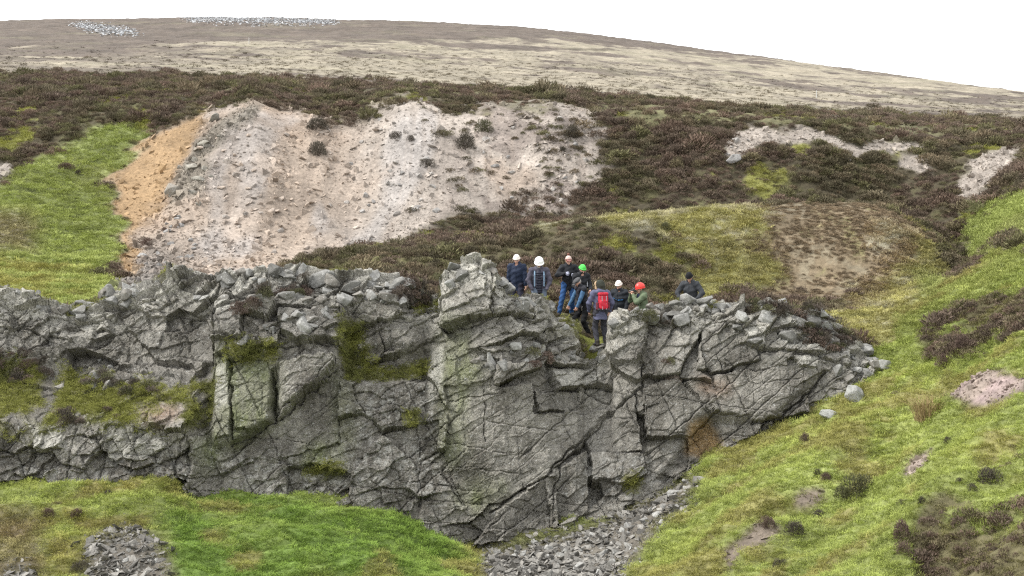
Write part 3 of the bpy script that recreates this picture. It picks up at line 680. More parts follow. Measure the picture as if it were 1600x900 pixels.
# ---- colours of the bare rock
t = sstep(-0.45, 0.45, 0.75 * fbm(a_m * 1.1, b_m * 1.1, 5, 330, .6) + 0.5 * fbm(a_m * 2.6, b_m * 0.5, 4, 331))
RC = C(0.112, 0.106, 0.095) * (1 - t[..., None]) + C(0.235, 0.228, 0.212) * t[..., None]
RC = RC * (0.82 + 0.36 * rr.random(nlab)[CL])[..., None]
RC = lay(RC, top_amt * 0.75 * sstep(-0.4, 0.2, fbm(a_m * 2.3, b_m * 2.3, 3, 333)), C(0.40, 0.395, 0.37))  # paler near the crest: dry lichen plus skylight painted into the colour
ALGAE = Mask([[(695,500),(730,510),(728,720),(692,730),(690,600)], [(528,585),(548,592),(546,700),(528,720)], [(340,560),(440,570),(430,660),(365,700),(332,695)], [(690,590),(760,560),(740,610),(700,640)],[(480,690),(540,700),(530,740),(470,735)], [(300,690),(360,690),(340,740),(310,730)],[(740,740),(800,760),(760,800),(700,790)]], 12)
LICHEN = Mask([[(545,600),(690,600),(690,720),(720,800),(620,790),(540,720)], [(300,700),(540,720),(600,790),(400,780)], [(860,750),(1000,690),(1060,740),(980,800)], [(0,700),(300,700),(300,750),(0,755)]], 16)
RC = lay(RC, ALGAE(UU, VP) * (0.35 + 0.4 * sstep(-0.3, 0.4, fbm(a_m * 3, b_m * 1.4, 4, 336))), C(0.16, 0.185, 0.085))
RC = lay(RC, LICHEN(UU, VP) * sstep(0.0, 0.4, fbm(a_m * 9, b_m * 11, 4, 339)) * 0.5, C(0.38, 0.385, 0.38))
PALEF = Mask([[(52,668),(98,662),(100,700),(55,706)], [(165,668),(208,664),(208,716),(168,718)], [(208,668),(260,668),(258,700),(212,722)], [(675,545),(692,535),(695,590),(672,640),(668,600)], [(860,572),(930,572),(938,600),(870,608)], [(336,466),(372,478),(370,500),(345,505)],
               [(1160,512),(1196,516),(1192,545),(1168,540)], [(1212,486),(1272,502),(1266,512),(1218,510)], [(1212,520),(1292,532),(1286,540),(1228,545)], [(1238,558),(1282,554),(1276,577),(1248,577)], [(822,540),(853,540),(853,562),(830,566)], [(340,580),(358,570),(362,640),(338,650)]], 3)
RC = lay(RC, PALEF(UU, VP) * 0.6, C(0.40, 0.40, 0.375))  # pale block faces; left-facing facets have light from the left painted in
OCHRE = Mask([[(1076,662),(1110,652),(1130,690),(1108,714),(1072,706)]], 5); RUST = Mask([[(1085,592),(1145,598),(1135,622),(1095,615)], [(200,640),(270,620),(290,650),(250,668)]], 8)
RC = lay(RC, OCHRE(UU, VP) * 0.85, C(0.31, 0.21, 0.10)); RC = lay(RC, RUST(UU, VP) * 0.5, C(0.20, 0.11, 0.06))
NICHE = Mask([[(534,505),(562,505),(578,535),(570,560),(612,562),(668,556),(666,580),(600,588),(545,590),(532,560)], [(650,468),(688,462),(688,482),(650,488)], [(360,552),(440,550),(430,575),(370,572)],[(975,745),(1000,745),(1000,768),(975,770)], [(470,725),(535,722),(535,738),(475,738)], [(632,640),(655,640),(655,660),(632,660)]], 5)
mossc = np.clip(NICHE(UU, VP) * sstep(-0.5, 0.0, fbm(a_m * 3, b_m * 3, 3, 344)) + TERR * sstep(-0.5, 0.1, fbm(a_m * 1.6, b_m * 1.6, 3, 345)), 0, 1)
shelf = sstep(0.15, 0.5, fbm(a_m * 0.9, b_m * 0.9, 3, 348)) * top_amt * (BS > crest_s + 0.15)
mossc = np.clip(mossc + shelf, 0, 1)
RC = lay(RC, mossc * 0.9, C(0.145, 0.145, 0.042))
RC = (RC * C(1.07, 1.04, 0.985)).clip(0.01, 0.6)

# ---- one mesh for each block
CP = np.stack([PX, PY, PZ], -1).reshape(-1, 3); CC = RC.reshape(-1, 3)
ncol = len(CU); cid = np.arange(NR * ncol).reshape(NR, ncol)
CQ = np.stack([cid[:-1, :-1], cid[:-1, 1:], cid[1:, 1:], cid[1:, :-1]], -1).reshape(-1, 4)
ql = CL[:-1, :-1].ravel(); qr = np.repeat(np.arange(NR - 1), ncol - 1)
order = np.argsort(ql, kind='stable'); bounds = np.searchsorted(ql[order], np.arange(nlab + 1))
crag = link('rock_crag', None, kind='structure', label='grey jointed rock crag with mossy ledges below the group')
crag.location = (0, 30.5, -7.0)
bpy.context.view_layer.update()
rest = []; n_blocks = 0
share = np.diff(bounds)
keep = set(np.argsort(-share)[:290])
for k in range(nlab):
    qs = order[bounds[k]:bounds[k + 1]]
    if len(qs) == 0: continue
    if k not in keep or len(qs) < 60: rest.append(qs); continue
    q = CQ[qs]; vid, inv = np.unique(q, return_inverse=True)
    bm_ = mesh_np('rock_block', CP[vid] - np.array(crag.location), inv.reshape(-1, 4), smooth=False); set_col(bm_, CC[vid])
    link('rock_block', bm_, crag, M_ROCK); n_blocks += 1
if rest:
    q = CQ[np.concatenate(rest)]; vid, inv = np.unique(q, return_inverse=True)
    bm_ = mesh_np('rock_chips', CP[vid] - np.array(crag.location), inv.reshape(-1, 4), smooth=False); set_col(bm_, CC[vid])
    link('rock_chips', bm_, crag, M_ROCK, kind='stuff')
print('crag blocks', n_blocks, 'verts', len(CP))
CPV = VH - PZ / PY * FPX
def crag_hit(u, v):
    """frontmost crag point on the sight line of picture position u, v"""
    j = int(np.clip(round((u - CU[0]) / 1.6), 0, ncol - 1)); col = CPV[:, j]
    idx = np.where((col[:-1] >= v) & (col[1:] <= v))[0]
    if len(idx) == 0: i = int(np.argmin(np.abs(col - v)))
    else: i = int(idx[np.argmin(PY[idx, j])])
    return Vector((PX[i, j], PY[i, j], PZ[i, j]))

_n = np.cross(np.gradient(np.stack([PX, PY, PZ], -1), axis=1), np.gradient(np.stack([PX, PY, PZ], -1), axis=0)); _n /= np.linalg.norm(_n, axis=-1, keepdims=True) + 1e-9
CUP = blur(_n[..., 2], 4)
def crag_up(u, v):
    j = int(np.clip(round((u - CU[0]) / 1.6), 0, ncol - 1)); return CUP[int(np.argmin(np.abs(CPV[:, j] - v))), j]
# ------------------------------------------------------------------ plants and stones that nobody could count: scattered instances
def src_coll(name, meshes, mat):
    c = bpy.data.collections.new(name)
    for i, m in enumerate(meshes):
        if not m.materials: m.materials.append(mat)
        o = bpy.data.objects.new(name + '_source', m); c.objects.link(o)
    return c
def scatter(name, P, R, S, Ccol, coll, nvar, label, seed=0):
    me = bpy.data.meshes.new(name); n = len(P)
    me.vertices.add(n); me.vertices.foreach_set('co', np.ascontiguousarray(P, np.float32).ravel())
    for nm, tp, dat, key in (('rot', 'FLOAT_VECTOR', R, 'vector'), ('scl', 'FLOAT_VECTOR', S, 'vector')):
        a = me.attributes.new(nm, tp, 'POINT'); a.data.foreach_set(key, np.ascontiguousarray(dat, np.float32).ravel())
    a = me.attributes.new('col', 'FLOAT_COLOR', 'POINT'); cc = np.ones((n, 4), np.float32); cc[:, :3] = np.clip(Ccol, 0.004, 0.7); a.data.foreach_set('color', cc.ravel())
    a = me.attributes.new('idx', 'INT', 'POINT'); a.data.foreach_set('value', np.random.default_rng(seed).integers(0, nvar, n).astype(np.int32))
    ng = bpy.data.node_groups.new(name, 'GeometryNodeTree')
    ng.interface.new_socket('Geometry', in_out='INPUT', socket_type='NodeSocketGeometry'); ng.interface.new_socket('Geometry', in_out='OUTPUT', socket_type='NodeSocketGeometry')
    gi = ng.nodes.new('NodeGroupInput'); go = ng.nodes.new('NodeGroupOutput')
    ip = ng.nodes.new('GeometryNodeInstanceOnPoints'); ci = ng.nodes.new('GeometryNodeCollectionInfo')
    ci.inputs['Collection'].default_value = coll; ci.inputs['Separate Children'].default_value = True; ci.inputs['Reset Children'].default_value = True
    def na(nm, tp):
        x = ng.nodes.new('GeometryNodeInputNamedAttribute'); x.data_type = tp; x.inputs['Name'].default_value = nm; return x.outputs['Attribute']
    e2r = ng.nodes.new('FunctionNodeEulerToRotation')
    ng.links.new(gi.outputs[0], ip.inputs['Points']); ng.links.new(ci.outputs[0], ip.inputs['Instance']); ip.inputs['Pick Instance'].default_value = True
    ng.links.new(na('idx', 'INT'), ip.inputs['Instance Index']); ng.links.new(na('rot', 'FLOAT_VECTOR'), e2r.inputs[0]); ng.links.new(e2r.outputs[0], ip.inputs['Rotation'])
    ng.links.new(na('scl', 'FLOAT_VECTOR'), ip.inputs['Scale']); ng.links.new(ip.outputs[0], go.inputs[0])
    o = link(name, me, None, None, kind='stuff', label=label)
    md = o.modifiers.new('scatter', 'NODES'); md.node_group = ng
    print(name, n); return o

def blades(rs, n, spread, length, width, lean, up=0.6, base_r=None, dome=0.0):
    """a tuft: n thin bent blades (three-point strips)"""
    V, T = [], []
    for i in range(n):
        a = rs.uniform(0, 2 * math.pi); r = spread * math.sqrt(rs.uniform(0, 1))
        z0 = dome * (1 - (r / spread) ** 2) * rs.uniform(0.0, 1.0)
        p = Vector((r * math.cos(a), r * math.sin(a), z0 - 0.01))
        a2 = a + rs.normal(0, 0.9); d = Vector((math.cos(a2) * lean * rs.uniform(0.2, 1), math.sin(a2) * lean * rs.uniform(0.2, 1), up)).normalized()
        l = length * rs.uniform(0.55, 1.15); s = Vector((-math.sin(a2 + rs.normal(0, .6)), math.cos(a2), rs.normal(0, .3))).normalized() * width * rs.uniform(0.7, 1.3) * 0.5
        m = p + d * l * 0.55; e = p + (d + Vector((d.x * 0.5, d.y * 0.5, -0.25))).normalized() * l
        k = len(V); V += [p - s, p + s, m - s * 0.9, m + s * 0.9, e]; T += [(k, k + 1, k + 3), (k, k + 3, k + 2), (k + 2, k + 3, k + 4)]
    return mesh_np('tuft', np.array([tuple(v) for v in V]), None, T, smooth=False)

def sprigs(rs, n, radius, height, l=0.075, wd=0.02):
    """a heather clump: short twigs through an uneven dome"""
    V, T = [], []
    lob = [(rs.uniform(-.5, .5) * radius, rs.uniform(-.5, .5) * radius, rs.uniform(0.55, 0.8)) for _ in range(4)]
    for i in range(n):
        cx, cy, cr = lob[i % 4]
        a = rs.uniform(0, 2 * math.pi); el = math.asin(rs.uniform(0.0, 1)); q = rs.uniform(0.72, 1.05)
        d = Vector((math.cos(a) * math.cos(el), math.sin(a) * math.cos(el), math.sin(el)))
        p = Vector((cx + d.x * radius * cr * q, cy + d.y * radius * cr * q, d.z * height * q * (0.75 + cr * 0.4)))
        g_ = (d + Vector((rs.normal(0, .35), rs.normal(0, .35), 0.55 + rs.normal(0, .25)))).normalized()
        s = g_.cross(Vector((rs.normal(), rs.normal(), rs.normal()))).normalized() * wd * rs.uniform(0.6, 1.3)
        L_ = l * rs.uniform(0.6, 1.5); b = p - g_ * L_ * 0.6; e = p + g_ * L_
        k = len(V); V += [b - s * 0.4, b + s * 0.4, p + s, p - s, e]; T += [(k, k + 1, k + 2), (k, k + 2, k + 3), (k + 3, k + 2, k + 4)]
    return mesh_np('sprigs', np.array([tuple(v) for v in V]), None, T, smooth=False)

def rock_mesh(rs, n=13, flat=0.7, long=1.3, bev=0.05):
    bm = bmesh.new()
    for i in range(n):
        v = Vector((rs.normal(), rs.normal(), rs.normal())).normalized()
        m = max(abs(v.x), abs(v.y), abs(v.z)); v = v / (m ** 0.6) * rs.uniform(0.82, 1.0)
        bm.verts.new((v.x * 0.5 * long, v.y * 0.5, v.z * 0.5 * flat))
    bmesh.ops.convex_hull(bm, input=bm.verts[:]); bmesh.ops.delete(bm, geom=[v for v in bm.verts if not v.link_faces], context='VERTS')
    bmesh.ops.dissolve_limit(bm, angle_limit=0.30, verts=bm.verts[:], edges=bm.edges[:])
    if bev: bmesh.ops.bevel(bm, geom=bm.edges[:], offset=bev, segments=1, affect='EDGES', profile=0.6)
    bmesh.ops.triangulate(bm, faces=bm.faces[:])
    bmesh.ops.recalc_face_normals(bm, faces=bm.faces[:])
    me = bpy.data.meshes.new('rock'); bm.to_mesh(me); bm.free(); return me

rs = np.random.default_rng(3)
HE = src_coll('heather_clump', [sprigs(rs, 430, 0.34, 0.28, 0.05, 0.011) for _ in range(5)], M_HEATH)
GRT = src_coll('grass_tuft', [blades(rs, 80, 0.15, 0.075, 0.0075, 0.9, 0.8) for _ in range(5)], M_GRASS)
TUS = src_coll('moor_tussock', [blades(rs, 46, 0.30, 0.42, 0.035, 1.1) for _ in range(4)], M_GRASS)
CHP = src_coll('stone_chip', [rock_mesh(rs, 9, rs.uniform(.5, .9), rs.uniform(1, 1.6), 0) for _ in range(8)], M_CHIP)

# quad areas and sampling on the ground
gA = 0.5 * np.linalg.norm(np.cross(GP[1:, 1:] - GP[:-1, :-1], GP[1:, :-1] - GP[:-1, 1:]), axis=-1)
def qm(a): return 0.25 * (a[1:, 1:] + a[:-1, :-1] + a[1:, :-1] + a[:-1, 1:])
qU, qV, qY = qm(GU), qm(GVV), qm(GY)
in_view = (qU > -320) & (qU < 1950) & (qV < 990) & (qY < 430)
gnz = np.cross(GP[:-1, 1:] - GP[:-1, :-1], GP[1:, :-1] - GP[:-1, :-1]); gnz /= np.linalg.norm(gnz, axis=-1, keepdims=True) + 1e-12
def sample(dens, seed):
    """random points on the ground, dens per square metre for every quad"""
    r = np.random.default_rng(seed)
    lam = np.clip(dens, 0, None) * gA * in_view
    n = r.poisson(lam); idx = np.repeat(np.arange(n.size), n.ravel()); i, j = np.unravel_index(idx, n.shape)
    a, b = r.random(len(i))[:, None], r.random(len(i))[:, None]
    P = (GP[i, j] * (1 - a) + GP[i, j + 1] * a) * (1 - b) + (GP[i + 1, j] * (1 - a) + GP[i + 1, j + 1] * a) * b
    K = (GC[i, j] * (1 - a) + GC[i, j + 1] * a) * (1 - b) + (GC[i + 1, j] * (1 - a) + GC[i + 1, j + 1] * a) * b
    return P, K, i, j, r
def rots(r, n, tilt): 
    return np.stack([r.normal(0, tilt, n), r.normal(0, tilt, n), r.uniform(0, 6.283, n)], -1)
def scl(r, n, lo, hi, zlo=1.0, zhi=1.0):
    s = r.uniform(lo, hi, n); return np.stack([s, s, s * r.uniform(zlo, zhi, n)], -1)
keep_off = np.zeros_like(qU)
for (pu, pY, pv) in PEOPLE_AT:
    keep_off = np.maximum(keep_off, np.exp(-(((qm(GX) - xy(pu, pY)[0]) / 0.45) ** 2 + ((qY - pY) / 0.45) ** 2)))
free = (keep_off < 0.25)
gap_n = fbm(GX / 1.3, GY / 1.3, 3, 401)

# heather: dense on the slopes, thinning into the scree, patches at the front
hd = heath_amt * sstep(-0.7, -0.3, gap_n + 0.15)
hd = hd + w['scree'] * sstep(620, 760, GU) * sstep(0.12, 0.45, fbm(GX / 0.9, GY / 0.9, 3, 405) + 0.15 * nA + 0.25 * sstep(760, 930, GU)) * 0.55
hd = hd + 0.10 * w['pale'] * sstep(104, 90, GY) * sstep(-0.1, 0.4, fbm(GX / 3, GY / 5, 3, 407))
hd = hd * (1 - 0.85 * w['sedge']) * (1 - 0.6 * w['olive'])
hd = hd * np.clip(1 - 2.2 * w['bares'], 0, 1)
hd = hd * np.where(GY < 33.5, (GU > 1380), 1)
fdn = np.clip(w['heathf'], 0, 1); hd = np.maximum(hd, fdn * 1.6)
tuftf = w['fgrass'] * sstep(0.42, 0.62, fbm(GX / 1.7, GY / 1.2, 3, 409)) * 0.5
mnd = w['mound'] * sstep(-0.45, 0.2, nB)
hd_q = qm(np.clip(hd, 0, 1.6)) * np.where(qY < 33, 20.0, 17.0) * np.where(qY > 70, 0.55, 1) * (qY < 125) * free 
P, K, i, j, r = sample(hd_q, 11)
n = len(P); base = np.array([C(0.088, 0.072, 0.060), C(0.070, 0.060, 0.048), C(0.105, 0.078, 0.064), C(0.092, 0.090, 0.050)])
patch = fbm(P[:, 0] / 2.6, P[:, 1] / 2.6, 3, 415)
K2 = base[r.integers(0, 4, n)] * 0.6 + 0.4 * np.where((patch > 0.05)[:, None], C(0.105, 0.078, 0.068), C(0.085, 0.082, 0.048))
K2 = K2 * 1.4 * C(1.0, 0.96, 0.86) * r.uniform(0.7, 1.4, n)[:, None]
S_ = scl(r, n, 0.5, 1.2, 0.6, 0.95); S_ *= (0.95 + 0.75 * fbm(P[:, 0] / 1.5, P[:, 1] / 1.5, 3, 417))[:, None]; S_[r.random(n) < .04] *= 1.7; S_[P[:, 1] > 70] *= 1.25; S_[P[:, 1] < 33] *= 0.68
scatter('heather', P - [0, 0, 0.06], rots(r, n, 0.15), S_, K2, HE, 5, 'dark brown heather covering the slopes')
P, K, i, j, r = sample(qm(tuftf * 16 + mnd * 70) * free, 13); n = len(P)
K2 = np.where((P[:, 1] > 33)[:, None], C(0.215, 0.165, 0.108), C(0.18, 0.16, 0.085)) * r.uniform(0.6, 1.3, n)[:, None]
scatter('low_dry_growth', P - [0, 0, 0.03], rots(r, n, 0.2), scl(r, n, 0.2, 0.45, 0.5, 0.8), K2, HE, 5, 'low dry brown growth among moss and grass')

# grass and moss
gd_ = np.clip(w['fgrass'] + w['heathf'] + w['lgrass'] + w['moss'] * 0.9 + w['rgrass'], 0, 1) * (1 - w['scree']) + np.clip(notch * 1.2, 0, 1) + 0.25 * w['olive'] + 0.35 * w['lich'] + 0.7 * gapm
dens = 120 * np.clip(28.0 / qY, 0, 1.3) ** 1.3
P, K, i, j, r = sample(qm(gd_) * dens * np.where(qm(hd) < 0.5, 1, 0.35 * (qY < 34)) * free, 15); n = len(P)
K2 = K * r.uniform(0.92, 1.22, n)[:, None] * (1 + 0.25 * fbm(P[:, 0] / 0.5, P[:, 1] / 0.5, 3, 421))[:, None] * np.where(r.random(n) < 0.04, 1.35, 1.0)[:, None] * np.where(((P[:, 1] > 33.5) & (P[:, 0] > 0) & (P[:, 0] < 17))[:, None], C(1.30, 1.26, 1.10), C(1.40, 1.42, 1.12))
sg = np.clip(P[:, 1] / 28.0, 0.85, 1.6)[:, None]
scatter('grass', P - [0, 0, 0.015], rots(r, n, 0.3), scl(r, n, 0.6, 1.25, 0.5, 1.1) * sg, K2, GRT, 5, 'short bright green grass and moss on the slopes')

# pale moor grass on the fell
pd = qm(w['pale'] * (0.35 + 0.65 * pale_amt) + w['sedge'] * 0.8) * np.clip(2.4 - qY / 90, 0.0, 1.4)
P, K, i, j, r = sample(pd * 0.9, 17); n = len(P)
scatter('moor_grass', P - [0, 0, 0.05], rots(r, n, 0.2), scl(r, n, 0.5, 1.0, 0.25, 0.5), 1.08 * K * r.uniform(0.85, 1.2, n)[:, None], TUS, 4, 'pale tussocky moor grass across the fell')

# scree chips
sd = w['scree'] * (0.45 + 0.9 * sstep(0.0, 0.5, fbm(GX / 1.8, GY / 3.0, 3, 431))) * (1 - 0.6 * w['chute']) + w['bares'] * 1.2 + w['rib'] * 0.8 + w['baref'] * 0.7
sd = sd + w['scree'] * sstep(320, 420, GV) * sstep(380, 230, GU) * 1.6
sd_q = qm(sd) * 34 * (qY > 33) + qm(w['baref']) * 60 * (qY < 34)
P, K, i, j, r = sample(sd_q, 19); n = len(P)
s = 0.05 + 0.07 * r.pareto(2.6, n).clip(0, 3.2); s[P[:, 1] < 34] *= 0.45
scatter('scree', P, rots(r, n, 1.2), np.stack([s * r.uniform(.8, 1.6, n), s, s * r.uniform(.5, .9, n)], -1) * 1.4, K * r.uniform(1.0, 1.5, n)[:, None] * np.where(r.random(n) < .05, .65, 1.0)[:, None], CHP, 8, 'loose stone chips on the pink scree slope')
P, K, i, j, r = sample(1.25 * qm(w['gravel'] * (0.25 + 0.75 * sstep(-0.35, 0.2, nB + 0.4 * nA))) * 330, 21); n = len(P)
s = 0.022 + 0.028 * r.pareto(1.8, n).clip(0, 4.2)
scatter('gully_rubble', P + np.stack([0 * s, 0 * s, s * .12], -1), rots(r, n, 0.55), np.stack([s * r.uniform(.8, 1.8, n), s, s * r.uniform(.35, .7, n)], -1) * 1.5, np.array(C(0.165, 0.157, 0.143)) * r.uniform(0.5, 1.6, n)[:, None], CHP, 8, 'grey rubble filling the gully floor')

# block fields on the skyline
FIELD = Mask([[(280,24),(340,22),(430,24),(530,33),(520,38),(430,38),(350,36),(300,33)], [(112,38),(140,36),(180,42),(215,48),(218,54),(180,54),(140,50)]], 3)
fw = FIELD(GU + 8 * fbm(GX / 12, GY / 12, 3, 441), GVV) * (GY > 140) * (GY < 420)
P, K, i, j, r = sample(qm(fw) * 4.0, 23); n = len(P)
s = r.uniform(0.14, 0.36, n)
scatter('block_field', P, rots(r, n, 0.4), np.stack([s * 2.0, s * 1.5, s * .5], -1), np.array(C(0.40, 0.41, 0.42)) * r.uniform(.75, 1.3, n)[:, None], CHP, 8, 'pale grey block field near the hilltop')

# moss, heather and dry grass on the crag's ledges
cpos = np.stack([PX, PY, PZ], -1)
cA = 0.5 * np.linalg.norm(np.cross(cpos[1:, 1:] - cpos[:-1, :-1], cpos[1:, :-1] - cpos[:-1, 1:]), axis=-1)
def sample_c(dens, seed):
    r = np.random.default_rng(seed); nn = r.poisson(np.clip(dens[:-1, :-1], 0, None) * cA)
    idx = np.repeat(np.arange(nn.size), nn.ravel()); i, j = np.unravel_index(idx, nn.shape); return cpos[i, j] + r.normal(0, 0.008, (len(i), 3)), r, i, j
P, r, i, j = sample_c(np.clip(NICHE(UU, VP) * sstep(-0.5, 0.0, fbm(a_m * 3, b_m * 3, 3, 344)) + TERR * sstep(-0.35, 0.15, fbm(a_m * 1.6, b_m * 1.6, 3, 345)) + 0.3 * shelf, 0, 1) * 240, 31); n = len(P)
K2 = np.where((fbm(P[:, 0] / .7, P[:, 2] / .7, 3, 451) > 0.0)[:, None], C(0.19, 0.195, 0.05), C(0.14, 0.145, 0.045)) * r.uniform(.75, 1.3, n)[:, None]
scatter('ledge_moss', P, rots(r, n, 0.5), scl(r, n, 0.5, 1.0, 0.5, 1.0), K2, GRT, 5, 'green moss growing on the ledges of the crag')
CHEATH = Mask([[(610,425),(690,430),(690,470),(620,475),(600,450)], [(440,440),(480,440),(480,470),(420,475)], [(380,478),(430,480),(430,505),(385,505)], [(990,478),(1035,480),(1035,505),(985,510)], [(1145,478),(1200,470),(1340,500),(1330,520),(1260,505),(1200,500)],
                 [(1030,568),(1052,566),(1055,588),(1028,588)], [(1245,500),(1330,505),(1340,540),(1290,548),(1250,520)], [(-60,556),(70,556),(70,596),(-60,600)], [(190,596),(250,604),(240,622),(180,616)], [(100,600),(180,595),(180,612),(110,615)], [(90,645),(180,640),(175,662),(100,670)], [(825,553),(848,560),(842,575),(815,565)]], 4)
P, r, i, j = sample_c(CHEATH(UU, VP) * sstep(-0.4, 0.1, fbm(a_m * 2.2, b_m * 2.2, 3, 461)) * 26, 33); n = len(P)
K2 = base[r.integers(0, 4, n)] * r.uniform(.8, 1.5, n)[:, None]
scatter('ledge_heather', P, rots(r, n, 0.3), scl(r, n, 0.35, 0.75, 0.7, 1.1), K2, HE, 5, 'brown heather rooted along the crag top')
# ------------------------------------------------------------------ single stones, boulders and bushes
rs5 = np.random.default_rng(55)
ROCKS = [rock_mesh(rs5, int(rs5.integers(10, 17)), rs5.uniform(.55, .95), rs5.uniform(1.0, 1.6), 0.035) for _ in range(16)]
for m in ROCKS: m.materials.append(M_STONE)
def put_stone(parent, p, size, col, tilt=0.5, name='stone', sink=0.22, rot=None, stretch=(1, 1, 1)):
    o = bpy.data.objects.new(name, ROCKS[int(rs5.integers(0, len(ROCKS)))]); COL.objects.link(o)
    o.parent = parent
    base = parent.location if parent is not None else Vector((0, 0, 0))
    o.location = Vector(p) - base + Vector((0, 0, size * (0.5 - sink) * 0.6))
    o.rotation_euler = rot or (rs5.normal(0, tilt), rs5.normal(0, tilt), rs5.uniform(0, 6.28))
    s = size * rs5.uniform(.85, 1.15); o.scale = (s * stretch[0], s * stretch[1], s * stretch[2]); o['scol'] = [float(c) for c in col]
    return o
GREYS = [C(0.20, 0.195, 0.18), C(0.27, 0.265, 0.25), C(0.34, 0.335, 0.315), C(0.24, 0.225, 0.20)]
def grey(): return GREYS[int(rs5.integers(0, 4))] * rs5.uniform(.85, 1.15)
# stones lying on top of the crag and at its broken right-hand end
n_st = 0
for (u0, u1, v0, v1, n, lo, hi) in [(1005,1150,462,500,44,9,26), (340,520,424,470,34,9,30), (540,640,430,470,20,10,30), (700,800,408,440,10,10,26), (805,860,455,500,14,9,24), (1150,1300,480,540,22,10,30),
                                    (1285,1400,525,625,50,8,22), (0,140,455,500,18,9,26), (150,330,435,470,16,9,26), (740,870,520,580,14,9,28), (860,945,490,575,22,8,22), (380,530,480,545,20,9,26), (60,240,560,610,14,9,26), (960,1010,480,500,9,9,22)]:
    for k in range(n):
        u, v = rs5.uniform(u0, u1), rs5.uniform(v0, v1); cvu = np.interp(u, CU, cv)
        if v < cvu - 4: v = cvu + rs5.uniform(-3, 8)
        for _t in range(14):
            if crag_up(u, v) > 0.42: break
            u, v = rs5.uniform(u0, u1), max(rs5.uniform(v0, v1), np.interp(u, CU, cv) - 3)
        else: continue
        p = crag_hit(u, v); px = lo + (hi - lo) * rs5.random() ** 1.5
        put_stone(crag, p, px * p.y / FPX * 1.1, grey() * .72, 0.4, sink=0.5); n_st += 1
# larger stones of the scree, the gully and the grass
n_gr = 0
for (u0, u1, v0, v1, n, lo, hi, cols, ym) in [(300,520,200,420,64,8,14,[C(.32,.265,.22), C(.29,.255,.225)],44), (530,930,180,340,56,8,13,[C(.31,.285,.26), C(.27,.255,.24)],44), (205,330,330,435,26,8,15,[C(.22,.21,.2)],44), (250,345,185,320,26,10,22,[C(.21,.195,.165)],44),
                                         (770,1000,815,900,60,9,20,GREYS,20), (995,1090,735,830,34,11,30,GREYS,20), (140,265,835,900,10,9,13,GREYS,20), (1130,1230,215,262,10,8,16,[C(.31,.29,.27)],50)]:
    for k in range(n):
        u, v = rs5.uniform(u0, u1), rs5.uniform(v0, v1); p = ground_hit(u, v, ym)
        if p is None: continue
        jj = int(np.searchsorted(gu, u)); ii = int(np.clip(np.searchsorted(GY[:, jj], p.y), 0, nr - 1))
        if w['chute'][ii, jj] > .25: continue
        if w['scree'][ii, jj] + w['gravel'][ii, jj] + w['bares'][ii, jj] < 0.45: continue
        px = lo + (hi - lo) * rs5.random() ** 2
        put_stone(ground, p, px * p.y / FPX, cols[int(rs5.integers(0, len(cols)))] * rs5.uniform(.8, 1.25), 0.4, sink=0.48); n_gr += 1
print('stones', n_st, n_gr)
def boulder(u, v, wpx, col, label, st=(1, .85, 1.15), ym=24):
    p = ground_hit(u, v, ym); s = wpx * p.y / FPX / 1.25
    o = put_stone(None, p, s, col, 0.15, 'boulder', 0.2, (rs5.normal(0, .2), rs5.normal(0, .2), rs5.uniform(-.4, .4)), st)
    o['label'] = label; o['category'] = 'boulder'; return o
boulder(1378, 574, 34, C(.28,.28,.26), 'rounded pale boulder on the grass just past the crag end')
boulder(1334, 622, 44, C(.27,.27,.255), 'largest lichen-spotted boulder lying against the lower crag end')
boulder(1296, 652, 28, C(.36,.36,.35), 'small whitish boulder half sunk in grass under the slab')
boulder(1358, 588, 22, C(.28,.28,.26), 'grey boulder wedged between the pale round one and the crag')
boulder(1222, 478, 32, C(.34,.34,.33), 'flat-topped grey boulder among heather behind the slab top', ym=33.6)
boulder(1100, 700, 42, C(.30,.22,.13), 'ochre brown boulder at the foot of the rusty scar', ym=30)
boulder(1325, 250, 12, C(.30,.29,.28), 'lone grey boulder in dark heather above the brown mound', ym=55)
boulder(1146, 254, 30, C(.28,.27,.26), 'cracked grey outcrop boulder beside the thin scree streak', (1.0, .8, 1.0), 50)
boulder(268, 302, 40, C(.22,.20,.17), 'dark jagged boulder at the bottom of the scree rib', (1, .8, 1.1), 50)

def mat_objcol(name, var=0.3):
    g = N(name); c = g.attr('scol', 'OBJECT')
    r = g.ramp(g.noise(21.0, 3, 0.6, g.pos()), [(0.25, 1 - var), (0.75, 1 + var)])
    g.col(g.mix(1.0, c, r, 'MULTIPLY')); g.p.inputs['Specular IOR Level'].default_value = 0.15; return g.m
M_BUSH = mat_objcol('bush_sprigs', 0.4); M_WOOD = mat_plain('heather_wood', (0.07, 0.055, 0.045), 0.9)
BUSH = [sprigs(rs5, 1500, 0.5, 0.62, 0.05, 0.010) for _ in range(5)]
def stems(rs):
    V, T = [], []
    for i in range(26):
        a = rs.uniform(0, 6.28); e = Vector((math.cos(a) * rs.uniform(.1, .42), math.sin(a) * rs.uniform(.1, .42), rs.uniform(.25, .6))); s = Vector((-math.sin(a), math.cos(a), 0)) * .012; b = Vector((math.cos(a) * .04, math.sin(a) * .04, -.08))
        f = Vector((math.cos(a), math.sin(a), 0)) * .01
        k = len(V); V += [b - s, b + s, b + f, e]; T += [(k, k + 1, k + 3), (k + 1, k + 2, k + 3), (k + 2, k, k + 3)]
    return mesh_np('stems', np.array([tuple(v) for v in V]), None, T, False)
STEM = [stems(rs5) for _ in range(3)]
for m in BUSH: m.materials.append(M_BUSH)
for m in STEM: m.materials.append(M_WOOD)
DK, RD, OL, GYB = C(.080, .070, .054), C(.125, .088, .072), C(.09, .09, .047), C(.115, .10, .085)
